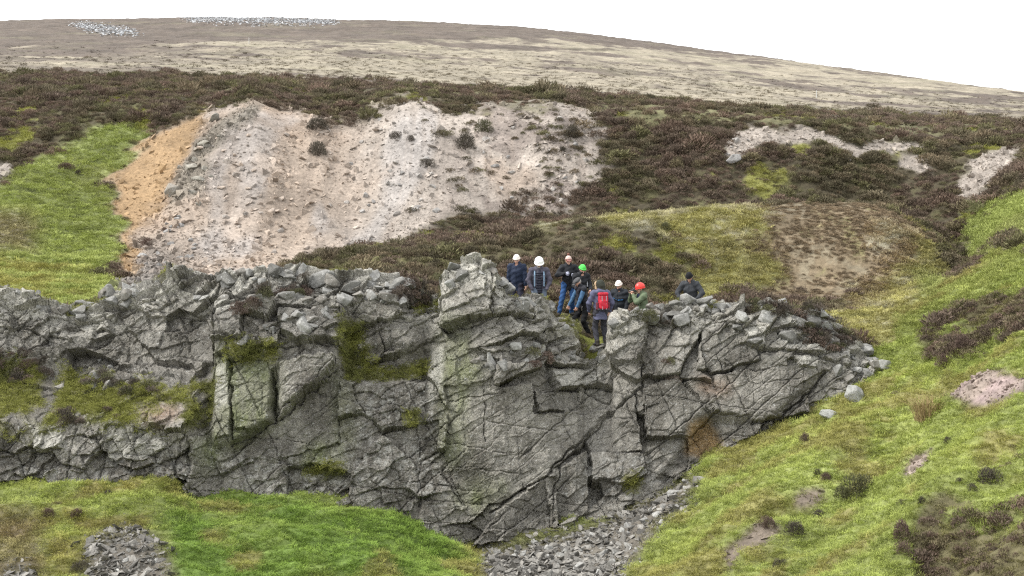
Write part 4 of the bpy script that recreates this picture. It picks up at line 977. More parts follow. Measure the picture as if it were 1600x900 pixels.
def bush(u, v, wpx, hpx, col, label, ym=24, on='ground', group='heather bushes standing alone'):
    p = ground_hit(u, v, ym) if on == 'ground' else crag_hit(u, v)
    if p is None: return
    k = p.y / FPX; o = link('heather_bush', None, label=label, category='bush', group=group)
    o.location = p - Vector((0, 0, 0.03)); o.rotation_euler = (0, 0, rs5.uniform(0, 6.28))
    sx = wpx * k / 1.12; sz = hpx * k / 0.72; o.scale = (sx, sx * rs5.uniform(.85, 1.1), sz)
    f = link('foliage', BUSH[int(rs5.integers(0, 5))], o); f['scol'] = [float(x) for x in col * rs5.uniform(.9, 1.15)]
    link('stem', STEM[int(rs5.integers(0, 3))], o)
for a in [
  (727,232,46,30,DK,'biggest round dark bush in the upper middle of the scree',45), (756,206,36,24,OL,'dark bush beside the yellow moss patch near the scree top',45), (893,214,36,24,DK,'round dark bush high on the scree below its far edge',45),
  (497,242,42,26,DK,'dark bush low in the pair on the pink scree',45), (490,202,58,22,DK,'wide flat bush at the top edge of the pink scree',45), (642,220,18,12,GYB,'tiny grey bush below the ochre stain on the pale scree',45), (618,216,26,14,GYB,'low grey straggling bush left of the tiny one on pale scree',45),
  (669,260,24,16,DK,'small round bush in the middle of the stony scree',45), (880,236,14,10,DK,'tiny bush under the round one at the scree edge',45), (232,382,36,14,RD,'reddish low bush among grey stones at the scree foot',45), (257,360,14,8,RD,'very small reddish tuft above the low bush at the scree foot',45),
  (103,264,34,12,RD,'low reddish bush alone on the bright green tongue of grass',45), (122,272,16,8,DK,'small dark tuft next to the reddish bush on the grass tongue',45),
  (1343,772,66,40,OL,'largest olive bush on the green slope in front of the crag end',20), (1320,778,34,24,OL,'olive bush leaning on the left of the largest slope bush',20), (1293,752,26,18,RD,'brown bush up-slope and left of the largest slope bush',20), (1278,742,18,14,DK,'small dark bush topmost beside the brown pair on the slope',20),
  (1242,834,44,26,DK,'dark bush at the right end of the longest bare strip',18), (1200,822,40,20,RD,'reddish brown bush directly above the longest bare strip',18), (1228,868,0,0,DK,'',18), (1408,838,42,34,RD,'tall brown bush at the left tip of the corner heather patch',17), (1412,862,34,22,RD,'smaller brown bush under the tall one by the corner heather',17),
  (1545,752,48,28,DK,'dark bush above the corner heather near the picture edge',17), (1518,765,22,14,DK,'small dark bush left of the one above the corner heather',17), (1500,752,14,10,DK,'tiny lone bush on open grass left of the upper corner bushes',17), (1278,808,26,16,GYB,'greyish bush between the bare patches on the slope',18),
  (1440,786,20,15,DK,'little dark bush on bright grass above the corner heather',17), (1220,884,24,16,DK,'small dark bush low on the slope under the longest bare strip',17), (1257,690,22,18,RD,'thin brown bush on the grass below the slab corner',20), (1412,785,22,10,DK,'squat dark bush between the olive bush and the corner heather',17),
  (122,892,32,20,DK,'dark bush beside the grey gravel patch at the bottom',20), (75,805,30,16,RD,'brown bush on moss under the low left wall',20), (120,806,34,16,RD,'wider brown bush next to the brown one under the low left wall',20), (170,772,20,10,DK,'small dark bush close to the foot of the low left wall',20),
  (1480,690,16,14,DK,'small dark bush beside the upper small bare patch',20), (1505,545,36,30,RD,'brown bush overhanging the bare earth scar',24), (1475,570,34,24,RD,'brown bush left of the bare earth scar',24), (1040,358,26,14,OL,'small olive bush on the pale lichen side of the mound',38), (900,358,14,12,OL,'tiny round green bush on the mound crest above the group',44)]:
    if a[2]: bush(a[0], a[1], a[2], a[3], a[4], a[5], a[6])
bush(1040, 588, 30, 18, DK, 'dark bush growing from the bare slab below the photographer', on='crag')
bush(1012, 500, 44, 22, OL, 'bushy heather on the rock top in front of the photographer', on='crag')
bush(470, 462, 30, 16, OL, 'olive bush in a hollow on the left crag top', on='crag')
bush(832, 570, 24, 12, RD, 'reddish bush tucked between blocks under the rock knob', on='crag')
# rush clump and yellow moss cushions
M_STRAW = mat_objcol('straw_blades', 0.25)
rush = blades(rs5, 420, 0.42, 0.95, 0.014, 0.55, 1.0); rush.materials.append(M_STRAW)
p = ground_hit(1450, 655, 20); o = link('rush_clump', rush, label='straw coloured rush clump on the green slope', category='rushes'); o.location = p; o.scale = (.68, .68, .68); o['scol'] = [.27, .20, .10]
p = ground_hit(1395, 335, 45); 
p = ground_hit(1535, 330, 40); rush2 = blades(rs5, 200, .4, .8, .02, .7, 1.0); rush2.materials.append(M_STRAW); o = link('rush_clump', rush2, label='pale rush clump above the stream at the right', category='rushes'); o.location = p; o['scol'] = [.2, .2, .1]
# marker posts far up the fell
M_POST = mat_plain('weathered_post', (0.42, 0.42, 0.40), 0.8)
def post(u, v, hm, label):
    p = ground_hit(u, v, 100); o = link('marker_post', None, label=label, category='post', group='marker posts on the fell'); o.location = p
    bm = bmesh.new(); bmesh.ops.create_cone(bm, cap_ends=True, segments=8, radius1=.055, radius2=.045, depth=hm + .3, matrix=Matrix.Translation((0, 0, hm / 2 - .15))); m = bpy.data.meshes.new('shaft'); bm.to_mesh(m); bm.free(); link('shaft', m, o, M_POST)
    bm = bmesh.new(); bmesh.ops.create_cone(bm, cap_ends=True, segments=8, radius1=.06, radius2=.02, depth=.12, matrix=Matrix.Translation((0, 0, hm + .06))); m = bpy.data.meshes.new('cap'); bm.to_mesh(m); bm.free(); link('cap', m, o, M_POST)
post(389, 69, .9, 'pale marker post far up the fell below the block field'); post(1276, 153, .7, 'pale marker post on the right flank of the fell')
# ------------------------------------------------------------------ people: smooth-blended bodies, clothes as their children
class Field:
    """signed-distance grid; shapes are blended in, then meshed with surface nets"""
    def __init__(s, lo, hi, h):
        s.lo = np.array(lo, float); s.h = h; s.n = np.ceil((np.array(hi) - s.lo) / h).astype(int) + 1
        s.F = np.full(tuple(s.n), 0.5, np.float32)
    def _sub(s, lo, hi):
        a = np.clip(np.floor((np.array(lo) - s.lo) / s.h).astype(int), 0, s.n - 1); b = np.clip(np.ceil((np.array(hi) - s.lo) / s.h).astype(int) + 1, 1, s.n)
        sl = tuple(slice(a[i], b[i]) for i in range(3))
        g = np.meshgrid(*[s.lo[i] + np.arange(a[i], b[i]) * s.h for i in range(3)], indexing='ij'); return sl, np.stack(g, -1)
    def blend(s, d, sl, k, mode='add'):
        a = s.F[sl]
        if mode == 'cut': s.F[sl] = np.maximum(a, -d); return
        if k <= 0: s.F[sl] = np.minimum(a, d); return
        t = np.clip(.5 + .5 * (a - d) / k, 0, 1); s.F[sl] = a + (d - a) * t - k * t * (1 - t)
    def cone(s, a, b, ra, rb, k=0.03, flat=None, mode='add', fr=None):
        """round cone a-b; flat=(direction, factor) squashes it; fr=(R, c) gives a, b in a turned frame"""
        a, b = np.array(a, float), np.array(b, float)
        if fr is not None: R, c = fr; a = R @ a + c; b = R @ b + c; flat = (R @ np.array(flat[0], float), flat[1]) if flat else None
        m = max(ra, rb) + k + 3 * s.h
        sl, P = s._sub(np.minimum(a, b) - m, np.maximum(a, b) + m)
        if P.size == 0: return
        ab = b - a; t = np.clip(((P - a) @ ab) / max(ab @ ab, 1e-9), 0, 1); q = P - (a + t[..., None] * ab)
        if flat is not None:
            n = np.array(flat[0], float); n = n / np.linalg.norm(n); q = q + (q @ n)[..., None] * n * (flat[1] - 1)
        s.blend(np.linalg.norm(q, axis=-1) - (ra + (rb - ra) * t), sl, k, mode)
    def ell(s, c, rad, k=0.02, mode='add', fr=None, below=None, above=None):
        c = np.array(c, float); rad = np.array(rad, float)
        R, o = fr if fr is not None else (np.eye(3), np.zeros(3)); cw = R @ c + o; m = rad.max() + k + 3 * s.h
        sl, P = s._sub(cw - m, cw + m)
        if P.size == 0: return
        q = (P - o) @ R - c; l = np.linalg.norm(q / rad, axis=-1); d = (l - 1) * rad.min() if rad.min() == rad.max() else l * (l - 1) / (np.linalg.norm(q / rad ** 2, axis=-1) + 1e-6)
        if above is not None: d = np.maximum(d, (above(q[..., 0], q[..., 1])) - q[..., 2])
        s.blend(d, sl, k, mode)
    def box(s, c, half, r=0.02, k=0.01, fr=None, mode='add'):
        c = np.array(c, float); half = np.array(half, float); R, o = fr if fr is not None else (np.eye(3), np.zeros(3)); cw = R @ c + o; m = np.linalg.norm(half) + r + k + 3 * s.h
        sl, P = s._sub(cw - m, cw + m)
        if P.size == 0: return
        q = np.abs((P - o) @ R - c) - (half - r); d = np.linalg.norm(np.maximum(q, 0), axis=-1) + np.minimum(q.max(-1), 0) - r
        s.blend(d, sl, k, mode)
    def folds(s, amp, seed):
        sl, P = s._sub(s.lo, s.lo + (s.n - 1) * s.h); x, y, z = P[..., 0], P[..., 1], P[..., 2]; r = np.random.default_rng(seed); p = r.uniform(0, 6, 6)
        s.F += (amp * (np.sin(19 * x + 27 * z + p[0]) * np.sin(23 * y - 17 * z + p[1]) + .6 * np.sin(41 * z + 13 * x + p[2] + 2 * np.sin(9 * x + p[3])) * np.sin(15 * y + p[4]))).astype(np.float32)
    def mesh(s, name):
        F = s.F; F = np.pad(F, 1, constant_values=0.5); n = F.shape; I = F < 0
        off = s.lo - s.h
        cor = [(i, j, k) for i in (0, 1) for j in (0, 1) for k in (0, 1)]
        cnt = sum(I[i:n[0] - 1 + i, j:n[1] - 1 + j, k:n[2] - 1 + k].astype(np.int8) for i, j, k in cor)
        cells = np.argwhere((cnt > 0) & (cnt < 8))
        if len(cells) == 0: return None
        vid = np.full((n[0] - 1, n[1] - 1, n[2] - 1), -1, np.int64); vid[tuple(cells.T)] = np.arange(len(cells))
        acc = np.zeros((len(cells), 3)); c_n = np.zeros(len(cells))
        for ax in range(3):
            for q in [(a, b) for a in (0, 1) for b in (0, 1)]:
                o = [0, 0, 0]; oth = [i for i in range(3) if i != ax]; o[oth[0]], o[oth[1]] = q; p0 = cells + o; e = [0, 0, 0]; e[ax] = 1; p1 = p0 + e
                f0, f1 = F[tuple(p0.T)], F[tuple(p1.T)]; m = (f0 < 0) != (f1 < 0); t = np.where(m, f0 / np.where(m, f0 - f1, 1), 0)
                pos = p0.astype(float); pos[:, ax] += t; acc[m] += pos[m]; c_n[m] += 1
        V = acc / c_n[:, None] * s.h + off
        Q = []
        for ax in range(3):
            a = [slice(None)] * 3; b = [slice(None)] * 3; a[ax] = slice(0, -1); b[ax] = slice(1, None); s0, s1 = I[tuple(a)], I[tuple(b)]
            ed = np.argwhere(s0 != s1); u, v = [(1, 2), (2, 0), (0, 1)][ax]
            ok = (ed[:, u] > 0) & (ed[:, v] > 0) & (ed[:, u] < n[u] - 1) & (ed[:, v] < n[v] - 1); ed = ed[ok]
            du = np.zeros(3, int); du[u] = 1; dv = np.zeros(3, int); dv[v] = 1
            q = np.stack([vid[tuple((ed - du - dv).T)], vid[tuple((ed - dv).T)], vid[tuple(ed.T)], vid[tuple((ed - du).T)]], -1)
            ins = s0[tuple(ed.T)]; q[~ins] = q[~ins][:, ::-1]; Q.append(q)
        return mesh_np(name, V, np.concatenate(Q))

def rotm(yaw=0, pitch=0, roll=0):
    """yaw about z, then pitch (positive tips forward, +y), then roll"""
    cy_, sy = math.cos(yaw), math.sin(yaw); cp, sp = math.cos(pitch), math.sin(pitch); cr, sr = math.cos(roll), math.sin(roll)
    Rz = np.array([[cy_, -sy, 0], [sy, cy_, 0], [0, 0, 1]]); Rx = np.array([[1, 0, 0], [0, cp, sp], [0, -sp, cp]]); Ry = np.array([[cr, 0, sr], [0, 1, 0], [-sr, 0, cr]])
    return Rz @ Rx @ Ry
def ik(a, b, l1, l2, pole):
    a, b, pole = np.array(a, float), np.array(b, float), np.array(pole, float); d = b - a; L_ = np.linalg.norm(d); L2 = min(L_, (l1 + l2) * .999); n = d / L_
    x = (l1 * l1 - l2 * l2 + L2 * L2) / (2 * L2); h = math.sqrt(max(l1 * l1 - x * x, 0)); p = pole - n * (pole @ n); p = p / (np.linalg.norm(p) + 1e-9)
    return a + n * x + p * h, a + n * L2

_mats = {}
def cloth(name, col, rough=0.85, bump=0.35, nscale=60, var=.16, spec=.2):
    key = (name, col)
    if key not in _mats: _mats[key] = mat_plain(name, col, rough, spec, nscale, var, bump)
    return _mats[key]
SKIN = mat_plain('skin', (0.50, 0.29, 0.215), 0.6, 0.35, 30, .10)
HAIRG = cloth('grey_hair', (0.32, 0.30, 0.28)); HAIRD = cloth('brown_hair', (0.09, 0.06, 0.04)); BOOT = cloth('boot_leather', (0.04, 0.035, 0.03), .6)
EYE = mat_plain('eye', (0.03, 0.025, 0.02), .3, .5)

def person(u, Y, vfeet, height, face, label, jacket=(.02, .024, .035), trousers=(.03, .03, .035), pose=None, head=(0, .1), hat=None, hair=None, gloves=None, collar=True, puff=False,
           long_coat=0.0, sleeve=None, extras=None, jname='jacket'):
    pose = pose or {}
    S = height / 1.75
    lean = pose.get('lean', 0.04); side = pose.get('side', 0.0)
    pel = np.array(pose.get('pelvis', (0, 0, .93)), float)
    T = rotm(pose.get('twist', 0), lean, side)
    def tp(x, y, z): return pel + T @ np.array((x, y, z))
    chest = tp(0, .0, .33); neck = tp(0, -.01, .545); shR, shL = tp(.185, -.01, .475), tp(-.185, -.01, .475)
    hcen = neck + T @ np.array((0, .03, .128))
    HR = T @ rotm(head[0], head[1]); hf = (HR, hcen)
    hipR, hipL = pel + T @ np.array((.095, 0, -.02)), pel + T @ np.array((-.095, 0, -.02))
    ftR, ftL = np.array(pose.get('footR', (.12, 0.02, .09)), float), np.array(pose.get('footL', (-.12, -.03, .09)), float)
    knR, ftR = ik(hipR, ftR, .43, .43, pose.get('kneeR', (.15, 1, 0))); knL, ftL = ik(hipL, ftL, .43, .43, pose.get('kneeL', (-.15, 1, 0)))
    haR, haL = np.array(pose.get('handR', (.30, .08, .83)), float), np.array(pose.get('handL', (-.30, .08, .83)), float)
    elR, wrR = ik(shR, haR, .285, .255, pose.get('elbR', (.6, -1, -.3))); elL, wrL = ik(shL, haL, .285, .255, pose.get('elbL', (-.6, -1, -.3)))
    fwd = T @ np.array((0, 1.0, 0)); H = 0.0125
    lo, hi = (-.75, -.75, -.06), (.75, .75, 1.95)
    lo = np.minimum.reduce([pel - .5, ftR - .25, ftL - .25, wrR - .25, wrL - .25, hcen - .3]); hi = np.maximum.reduce([pel + .5, hcen + .3, wrR + .25, wrL + .25, ftR + .25, ftL + .25, shR + .2, shL + .2])
    # the body itself: one continuous surface
    B = Field(lo, hi, H)
    B.cone(pel, chest, .135, .145, .05, (fwd, 1.45)); B.cone(chest, neck - T @ np.array((0, 0, .06)), .15, .09, .05, (fwd, 1.4)); B.cone(shR, shL, .06, .06, .05)
    B.cone(neck - T @ np.array((0, 0, .05)), hcen - HR @ np.array((0, .02, .04)), .055, .052, .03)
    for a, b, c in ((shR, elR, wrR), (shL, elL, wrL)): B.cone(a, b, .052, .040, .03); B.cone(b, c, .041, .028, .02)
    for a, b, c in ((hipR, knR, ftR), (hipL, knL, ftL)): B.cone(a, b, .08, .055, .04); B.cone(b, c, .053, .037, .03)
    for f_, s_ in ((ftR, 1), (ftL, -1)): B.cone(f_ + [0, -.03, -.05], f_ + [s_ * .03, .15, -.06], .035, .03, .02)
    B.ell((0, -.012, .03), (.076, .094, .098), .03, fr=hf); B.cone((0, .035, -.035), (0, .05, -.085), .060, .035, .03, fr=hf)        # skull, jaw
    B.cone((0, .085, .02), (0, .113, -.022), .010, .016, .012, fr=hf)                                                             # nose
    for s_ in (1, -1):
        B.ell((s_ * .078, -.01, .0), (.012, .022, .032), .008, fr=hf); B.ell((s_ * .031, .096, .018), (.014, .012, .009), .006, 'cut', fr=hf); B.cone((s_ * .02, .086, .036), (s_ * .045, .074, .036), .010, .009, .01, fr=hf)
    B.ell((0, .088, -.058), (.024, .008, .005), 0, 'cut', fr=hf); B.cone((-.016, .078, -.066), (.016, .078, -.066), .009, .009, .01, fr=hf)
    x0, y0, z0 = W(u, vfeet, Y)
    root = link('person', B.mesh('person'), None, SKIN, label=label, category='person', group='walkers gathered behind the crag')
    root.location = (x0, y0, z0); root.rotation_euler = (0, 0, face); root.scale = (S, S, S)
    def child(name, fld, mat, parent=root):
        m = fld.mesh(name)
        return link(name, m, parent, mat) if m is not None else None
    for s_ in (1, -1):
        E = Field(hcen - .16, hcen + .16, .004); E.ell((s_ * .031, .080, .018), (.009, .008, .006), 0, fr=hf); child('eye', E, EYE)
    # jacket
    J = Field(lo, hi, H); hem = pel + T @ np.array((0, 0, -.09 - long_coat)); gr_ = .012 if not puff else .022
    J.cone(hem, tp(0, 0, .12), .178 + long_coat * .10, .165 + gr_, .05, (fwd, 1.38)); J.cone(tp(0, 0, .12), chest, .165 + gr_, .178 + gr_, .05, (fwd, 1.38)); J.cone(chest, tp(0, -.01, .47), .178 + gr_, .11, .05, (fwd, 1.35))
    J.cone(shR, shL, .078 + gr_, .078 + gr_, .05)
    if sleeve is None:
        for a, b, c in ((shR, elR, wrR), (shL, elL, wrL)): J.cone(a, b, .074 + gr_, .060 + gr_, .035); J.cone(b, c, .060 + gr_, .046, .02)
    if collar: J.cone(tp(0, -.015, .47), tp(0, .0, .58), .108, .090, .04, (fwd, 1.1)); J.cone(tp(-.08, -.085, .51), tp(.08, -.085, .51), .065, .065, .04)
    sl, P = J._sub(J.lo, J.lo + (J.n - 1) * J.h)
    up_ = T @ np.array((0, 0, 1.0)); hcut = (P - (pel + T @ np.array((0, 0, -.10 - long_coat)))) @ up_
    near_core = np.linalg.norm((P - pel) - ((P - pel) @ up_)[..., None] * up_, axis=-1) < .21
    J.F = np.where(near_core, np.maximum(J.F, -hcut), J.F).astype(np.float32)
    J.cone(tp(0, .03, .54), hcen + HR @ np.array((0, .03, -.02)), .052, .05, 0, mode='cut')
    J.folds(.009 if not puff else .004, int(u))
    if puff:
        sl, P = J._sub(J.lo, J.lo + (J.n - 1) * J.h); J.F += (.006 * np.cos(P[..., 2] * 105)).astype(np.float32)
    jk = child(jname, J, cloth('cloth_' + jname, jacket, .75, .4, 45))
    Z = Field(pel - .2, chest + .35, .008); Z.cone(tp(0, .135, -.06), tp(0, .150, .30), .006, .006, 0); Z.cone(tp(0, .150, .30), tp(0, .115, .47), .006, .006, 0)
    if sleeve is not None:
        K_ = Field(lo, hi, H)
        for a, b, c in ((shR, elR, wrR), (shL, elL, wrL)): K_.cone(a, b, .070, .056, .035); K_.cone(b, c, .056, .042, .02)
        K_.folds(.005, int(u) + 3); child('sleeve', K_, cloth('cloth_sleeve', sleeve))
    else: child('zip', Z, cloth('zip_tape', tuple(c * .6 for c in jacket)), jk)
    # trousers and boots
    Tt = Field(lo, hi, H); Tt.cone(hipR, hipL, .115, .115, .05, (fwd, 1.05)); Tt.cone(pel, tp(0, 0, .1), .14, .13, .04, (fwd, 1.3))
    for a, b, c in ((hipR, knR, ftR), (hipL, knL, ftL)): Tt.cone(a, b, .100, .078, .04); Tt.cone(b, c, .076, .066, .03)
    Tt.folds(.010, int(u) + 1); child('trousers', Tt, cloth('cloth_trousers', trousers))
    for f_, s_ in ((ftR, 1), (ftL, -1)):
        O = Field(f_ - .3, f_ + .3, .011); O.cone(f_ + [0, -.01, .05], f_ + [0, -.02, -.04], .062, .056, .02); O.cone(f_ + [0, -.04, -.045], f_ + [s_ * .04, .17, -.05], .05, .043, .03)
        sl, P = O._sub(O.lo, O.lo + (O.n - 1) * O.h); O.F = np.maximum(O.F, (f_[2] - .092) - P[..., 2]).astype(np.float32); child('boot', O, BOOT)
    # hands: palm, four fingers with a bend, thumb from the side
    for nm, wr, el, s_ in (('R', wrR, elR, 1), ('L', wrL, elL, -1)):
        if nm in pose.get('hide', ''): continue
        d = (wr - el) / np.linalg.norm(wr - el); ref = np.array(pose.get('palm' + nm, (-s_, 0, 0)), float); pn = ref - d * (ref @ d); pn /= np.linalg.norm(pn) + 1e-9; sd = np.cross(pn, d) * s_
        h_ = Field(wr - .22, wr + .22, .0055); g_ = .004 if gloves else 0
        h_.cone(wr - d * .03, wr + d * .03, .027 + g_, .03 + g_, .01); h_.cone(wr + d * .03 - sd * .022, wr + d * .03 + sd * .022, .019 + g_, .019 + g_, .01); h_.cone(wr + d * .075 - sd * .026, wr + d * .075 + sd * .028, .015 + g_, .016 + g_, .02)
        cu = pose.get('curl', .6)
        for q, (o_, ln_) in enumerate(((-.033, .058), (-.011, .072), (.011, .076), (.032, .066))):
            b0 = wr + d * .085 + sd * o_; d1 = d * math.cos(cu) + pn * math.sin(cu); b1 = b0 + d1 * ln_ * .5; d2 = d * math.cos(cu * 2.2) + pn * math.sin(cu * 2.2); b2 = b1 + d2 * ln_ * .5
            h_.cone(b0, b1, .0095 + g_, .009 + g_, .004); h_.cone(b1, b2, .009 + g_, .0075 + g_, .004)
        t0 = wr + d * .03 + sd * .03; t1 = t0 + (d * .6 + sd * .7 + pn * .4) * .038; h_.cone(t0, t1, .014 + g_, .011 + g_, .006); h_.cone(t1, t1 + (d * .85 + sd * .15 + pn * .5) * .034, .011 + g_, .009 + g_, .004)
        child('glove' if gloves else 'hand', h_, cloth('glove_knit', gloves) if gloves else SKIN)
    # hair and headgear
    if hair is not None:
        h_ = Field(hcen - .22, hcen + .22, .008); h_.ell((0, -.03, .03), (.086, .094, .100), .01, fr=hf); h_.ell((0, .075, -.01), (.075, .06, .085), 0, 'cut', fr=hf); child('hair', h_, hair[0])
        if hair[1]:
            h_ = Field(hcen - .22, hcen + .22, .007); h_.cone((0, .055, -.09), (0, .06, -.105), .048, .03, .02, fr=hf); h_.cone((-.055, .02, -.05), (.0, .06, -.09), .025, .03, .02, fr=hf); h_.cone((.055, .02, -.05), (.0, .06, -.09), .025, .03, .02, fr=hf)
            h_.cone((0, .09, -.058), (0, .13, -.058), .017, .017, 0, mode='cut', fr=hf); child('beard', h_, hair[0])
    if hat:
        kind, hc_ = hat[0], hat[1]; q_ = Field(hcen - .27, hcen + .30, .008)
        if kind in ('beanie', 'bobble'):
            q_.ell((0, -.014, .045), (.094, .110, .115), 0, fr=hf, above=lambda x, y: .005 - .045 + (y < 0) * y * .30 + .025)
            ob = child('hat', q_, cloth('hat_knit_%.2f_%.2f' % hc_[:2], hc_, .9, .6, 90))
            c_ = Field(hcen - .27, hcen + .30, .008)
            for a_ in range(16):
                a0, a1 = a_ * math.pi / 8, (a_ + 1) * math.pi / 8; f_ = lambda t: (.090 * math.cos(t), -.012 + .106 * math.sin(t), .042 + .02 * math.sin(t))
                c_.cone(f_(a0), f_(a1), .017, .017, .01, fr=hf)
            child('cuff', c_, cloth('cuff_knit_%.2f_%.2f' % (hat[2] if len(hat) > 2 else hc_)[:2], hat[2] if len(hat) > 2 else hc_, .9, .6, 90), ob)
            if kind == 'bobble':
                b_ = Field(hcen - .1, hcen + .36, .008); b_.ell((0, -.03, .185), (.042, .042, .040), 0, fr=hf); b_.folds(.01, 5); child('bobble', b_, cloth('bobble_wool', (.20, .09, .07), .95, .8, 120), ob)
        elif kind == 'helmet':
            q_.ell((0, -.012, .055), (.120, .142, .128), 0, fr=hf, above=lambda x, y: -.035 + 0 * x); ob = child('helmet', q_, mat_plain('helmet_shell', hc_, .35, .5, 20, .04))
            c_ = Field(hcen - .30, hcen + .30, .008); c_.ell((0, .008, .024), (.137, .170, .016), .01, fr=hf); c_.ell((0, .0, .0), (.085, .105, .06), 0, 'cut', fr=hf); child('brim', c_, mat_plain('helmet_brim', hc_, .35, .5, 20, .04), ob)
            d_ = Field(hcen - .27, hcen + .30, .008)
            for y_ in (0,): d_.cone((-.0, -.13, .06), (-.0, -.02, .182), .014, .014, 0, fr=hf); d_.cone((0, -.02, .182), (0, .11, .10), .014, .014, 0, fr=hf)
            child('ridge', d_, mat_plain('helmet_ridge', hc_, .35, .5, 20, .04), ob)
            d_ = Field(hcen - .27, hcen + .30, .007)
            for s_ in (1, -1): d_.cone((s_ * .082, .0, .02), (s_ * .045, .03, -.105), .007, .007, 0, fr=hf)
            d_.cone((.045, .03, -.105), (-.045, .03, -.105), .007, .007, 0, fr=hf); child('chin_strap', d_, cloth('strap_web', (.03, .03, .035)), ob)
        elif kind == 'flatcap':
            q_.ell((0, -.005, .075), (.100, .125, .055), 0, fr=hf); q_.ell((0, -.03, .06), (.094, .105, .06), .02, fr=hf); q_.ell((0, .12, .050), (.07, .05, .012), .015, fr=hf); child('cap', q_, cloth('cap_tweed', hc_, .95, .7, 120, .3))
        elif kind == 'hood':
            q_.ell((0, -.03, .03), (.115, .125, .140), 0, fr=hf); q_.cone((0, -.04, -.05), (0, -.05, -.12), .10, .09, .05, fr=hf); q_.ell((0, .12, -.0), (.085, .09, .11), 0, 'cut', fr=hf); q_.folds(.006, 3); ob = child('hood', q_, cloth('hood_cloth', hc_, .9, .5, 60))
            c_ = Field(hcen - .30, hcen + .30, .008)
            for a_ in range(16):
                a0, a1 = a_ * math.pi / 8, (a_ + 1) * math.pi / 8; f_ = lambda t: (.098 * math.cos(t), .062 + .012 * math.cos(2 * t), .0 + .125 * math.sin(t)); c_.cone(f_(a0), f_(a1), .030, .030, .01, fr=hf)
            c_.folds(.012, 9); child('fur_trim', c_, cloth('fake_fur', (.42, .30, .19), .95, .9, 150, .35), ob)
    if extras: extras(dict(locals()))
    return root, dict(T=T, pel=pel, tp=tp, hf=hf, wrR=wrR, wrL=wrL, shR=shR, shL=shL, fwd=fwd, root=root, S=S, child=child, hcen=hcen, lo=lo, hi=hi, elR=elR, elL=elL)

def place(fld, name, mat, root):
    """a mesh built in a person's frame, baked to the world so that it stands on its own"""
    m = fld.mesh(name); bpy.context.view_layer.update(); m.transform(root.matrix_world); return m
PI = math.pi
# 1 cream beanie, navy coat, top left
person(808, 35.0, 494, 1.70, PI - .25, 'person in cream beanie and navy coat standing behind the rock knob', (.018, .026, .050), (.03, .03, .045), dict(handR=(.27, .05, .82), handL=(-.27, .06, .82), lean=.06), (.1, .42),
       ('beanie', (.78, .72, .66)), (HAIRD, False), long_coat=.10)
# 2 white helmet, open grey jacket over quilted black
r2, k2 = person(842, 34.5, 505, 1.78, PI + .05, 'person in white helmet and grey jacket with hands in pockets', (.066, .062, .084), (.11, .135, .18), dict(handR=(.20, .17, .93), handL=(-.20, .17, .93), lean=.08, footR=(.14, .16, .14), elbR=(1, -.3, -.2), elbL=(-1, -.3, -.2), hide='RL'), (0, .35),
       ('helmet', (.80, .80, .80)), (HAIRG, True))
f = Field(k2['lo'], k2['hi'], .011); tp = k2['tp']; f.cone(tp(0, .055, -.06), tp(0, .060, .40), .105, .105, .03, (k2['fwd'], 1.05)); 
sl, P = f._sub(f.lo, f.lo + (f.n - 1) * f.h); f.F += (.007 * np.cos(P[..., 2] * 95)).astype(np.float32); k2['child']('quilted_vest', f, cloth('quilt', (.022, .023, .036), .5, .2))
for s_ in (1, -1):
    f = Field(k2['lo'], k2['hi'], .009); f.cone(tp(s_ * .125, .165, .08), tp(s_ * .125, .150, .38), .017, .02, .01); f.cone(tp(s_ * .125, .150, .38), tp(s_ * .115, .02, .525), .02, .022, .01); k2['child']('shoulder_strap', f, cloth('strap_blue', (.17, .25, .34)))
# 3 bobble hat, goggles, black coat, blue trousers
r3, k3 = person(888, 37.0, 493, 1.74, PI + .12, 'person in bobble hat and goggles with bright blue trousers', (.016, .017, .020), (.026, .072, .185), dict(handR=(.13, .24, 1.24), handL=(-.16, .24, 1.20), lean=.03, footR=(.30, .16, .08), footL=(-.10, -.05, .10), curl=1.1, elbR=(1, -.2, -.6), elbL=(-1, -.2, -.6)), (.0, .12),
       ('bobble', (.55, .42, .38), (.34, .20, .17)), (HAIRD, False), gloves=(.36, .37, .46), long_coat=.08)
f = Field(k3['hcen'] - .2, k3['hcen'] + .2, .007); f.box((0, .088, .018), (.070, .024, .034), .02, .01, k3['hf']); gg = k3['child']('goggles', f, mat_plain('goggle_frame', (.23, .05, .045), .35, .5))
f = Field(k3['hcen'] - .2, k3['hcen'] + .2, .006); f.box((0, .106, .018), (.056, .012, .024), .01, .01, k3['hf']); k3['child']('lens', f, mat_plain('goggle_lens', (.45, .20, .17), .08, .9), gg)
# 4 green beanie, black jacket
r4, k4 = person(907, 36.5, 507, 1.74, PI + .35, 'person in bright green beanie looking down behind the flat cap', (.018, .019, .022), (.03, .03, .032), dict(handR=(.12, .28, 1.05), handL=(-.18, .28, 1.0), lean=.16), (.15, .5), ('beanie', (.10, .62, .11)), (HAIRD, False))
f = Field(k4['lo'], k4['hi'], .010); f.cone(k4['tp'](-.15, .12, .2), k4['tp'](-.15, .02, .53), .018, .018, .01); k4['child']('shoulder_strap', f, cloth('strap_grey', (.33, .34, .36)))
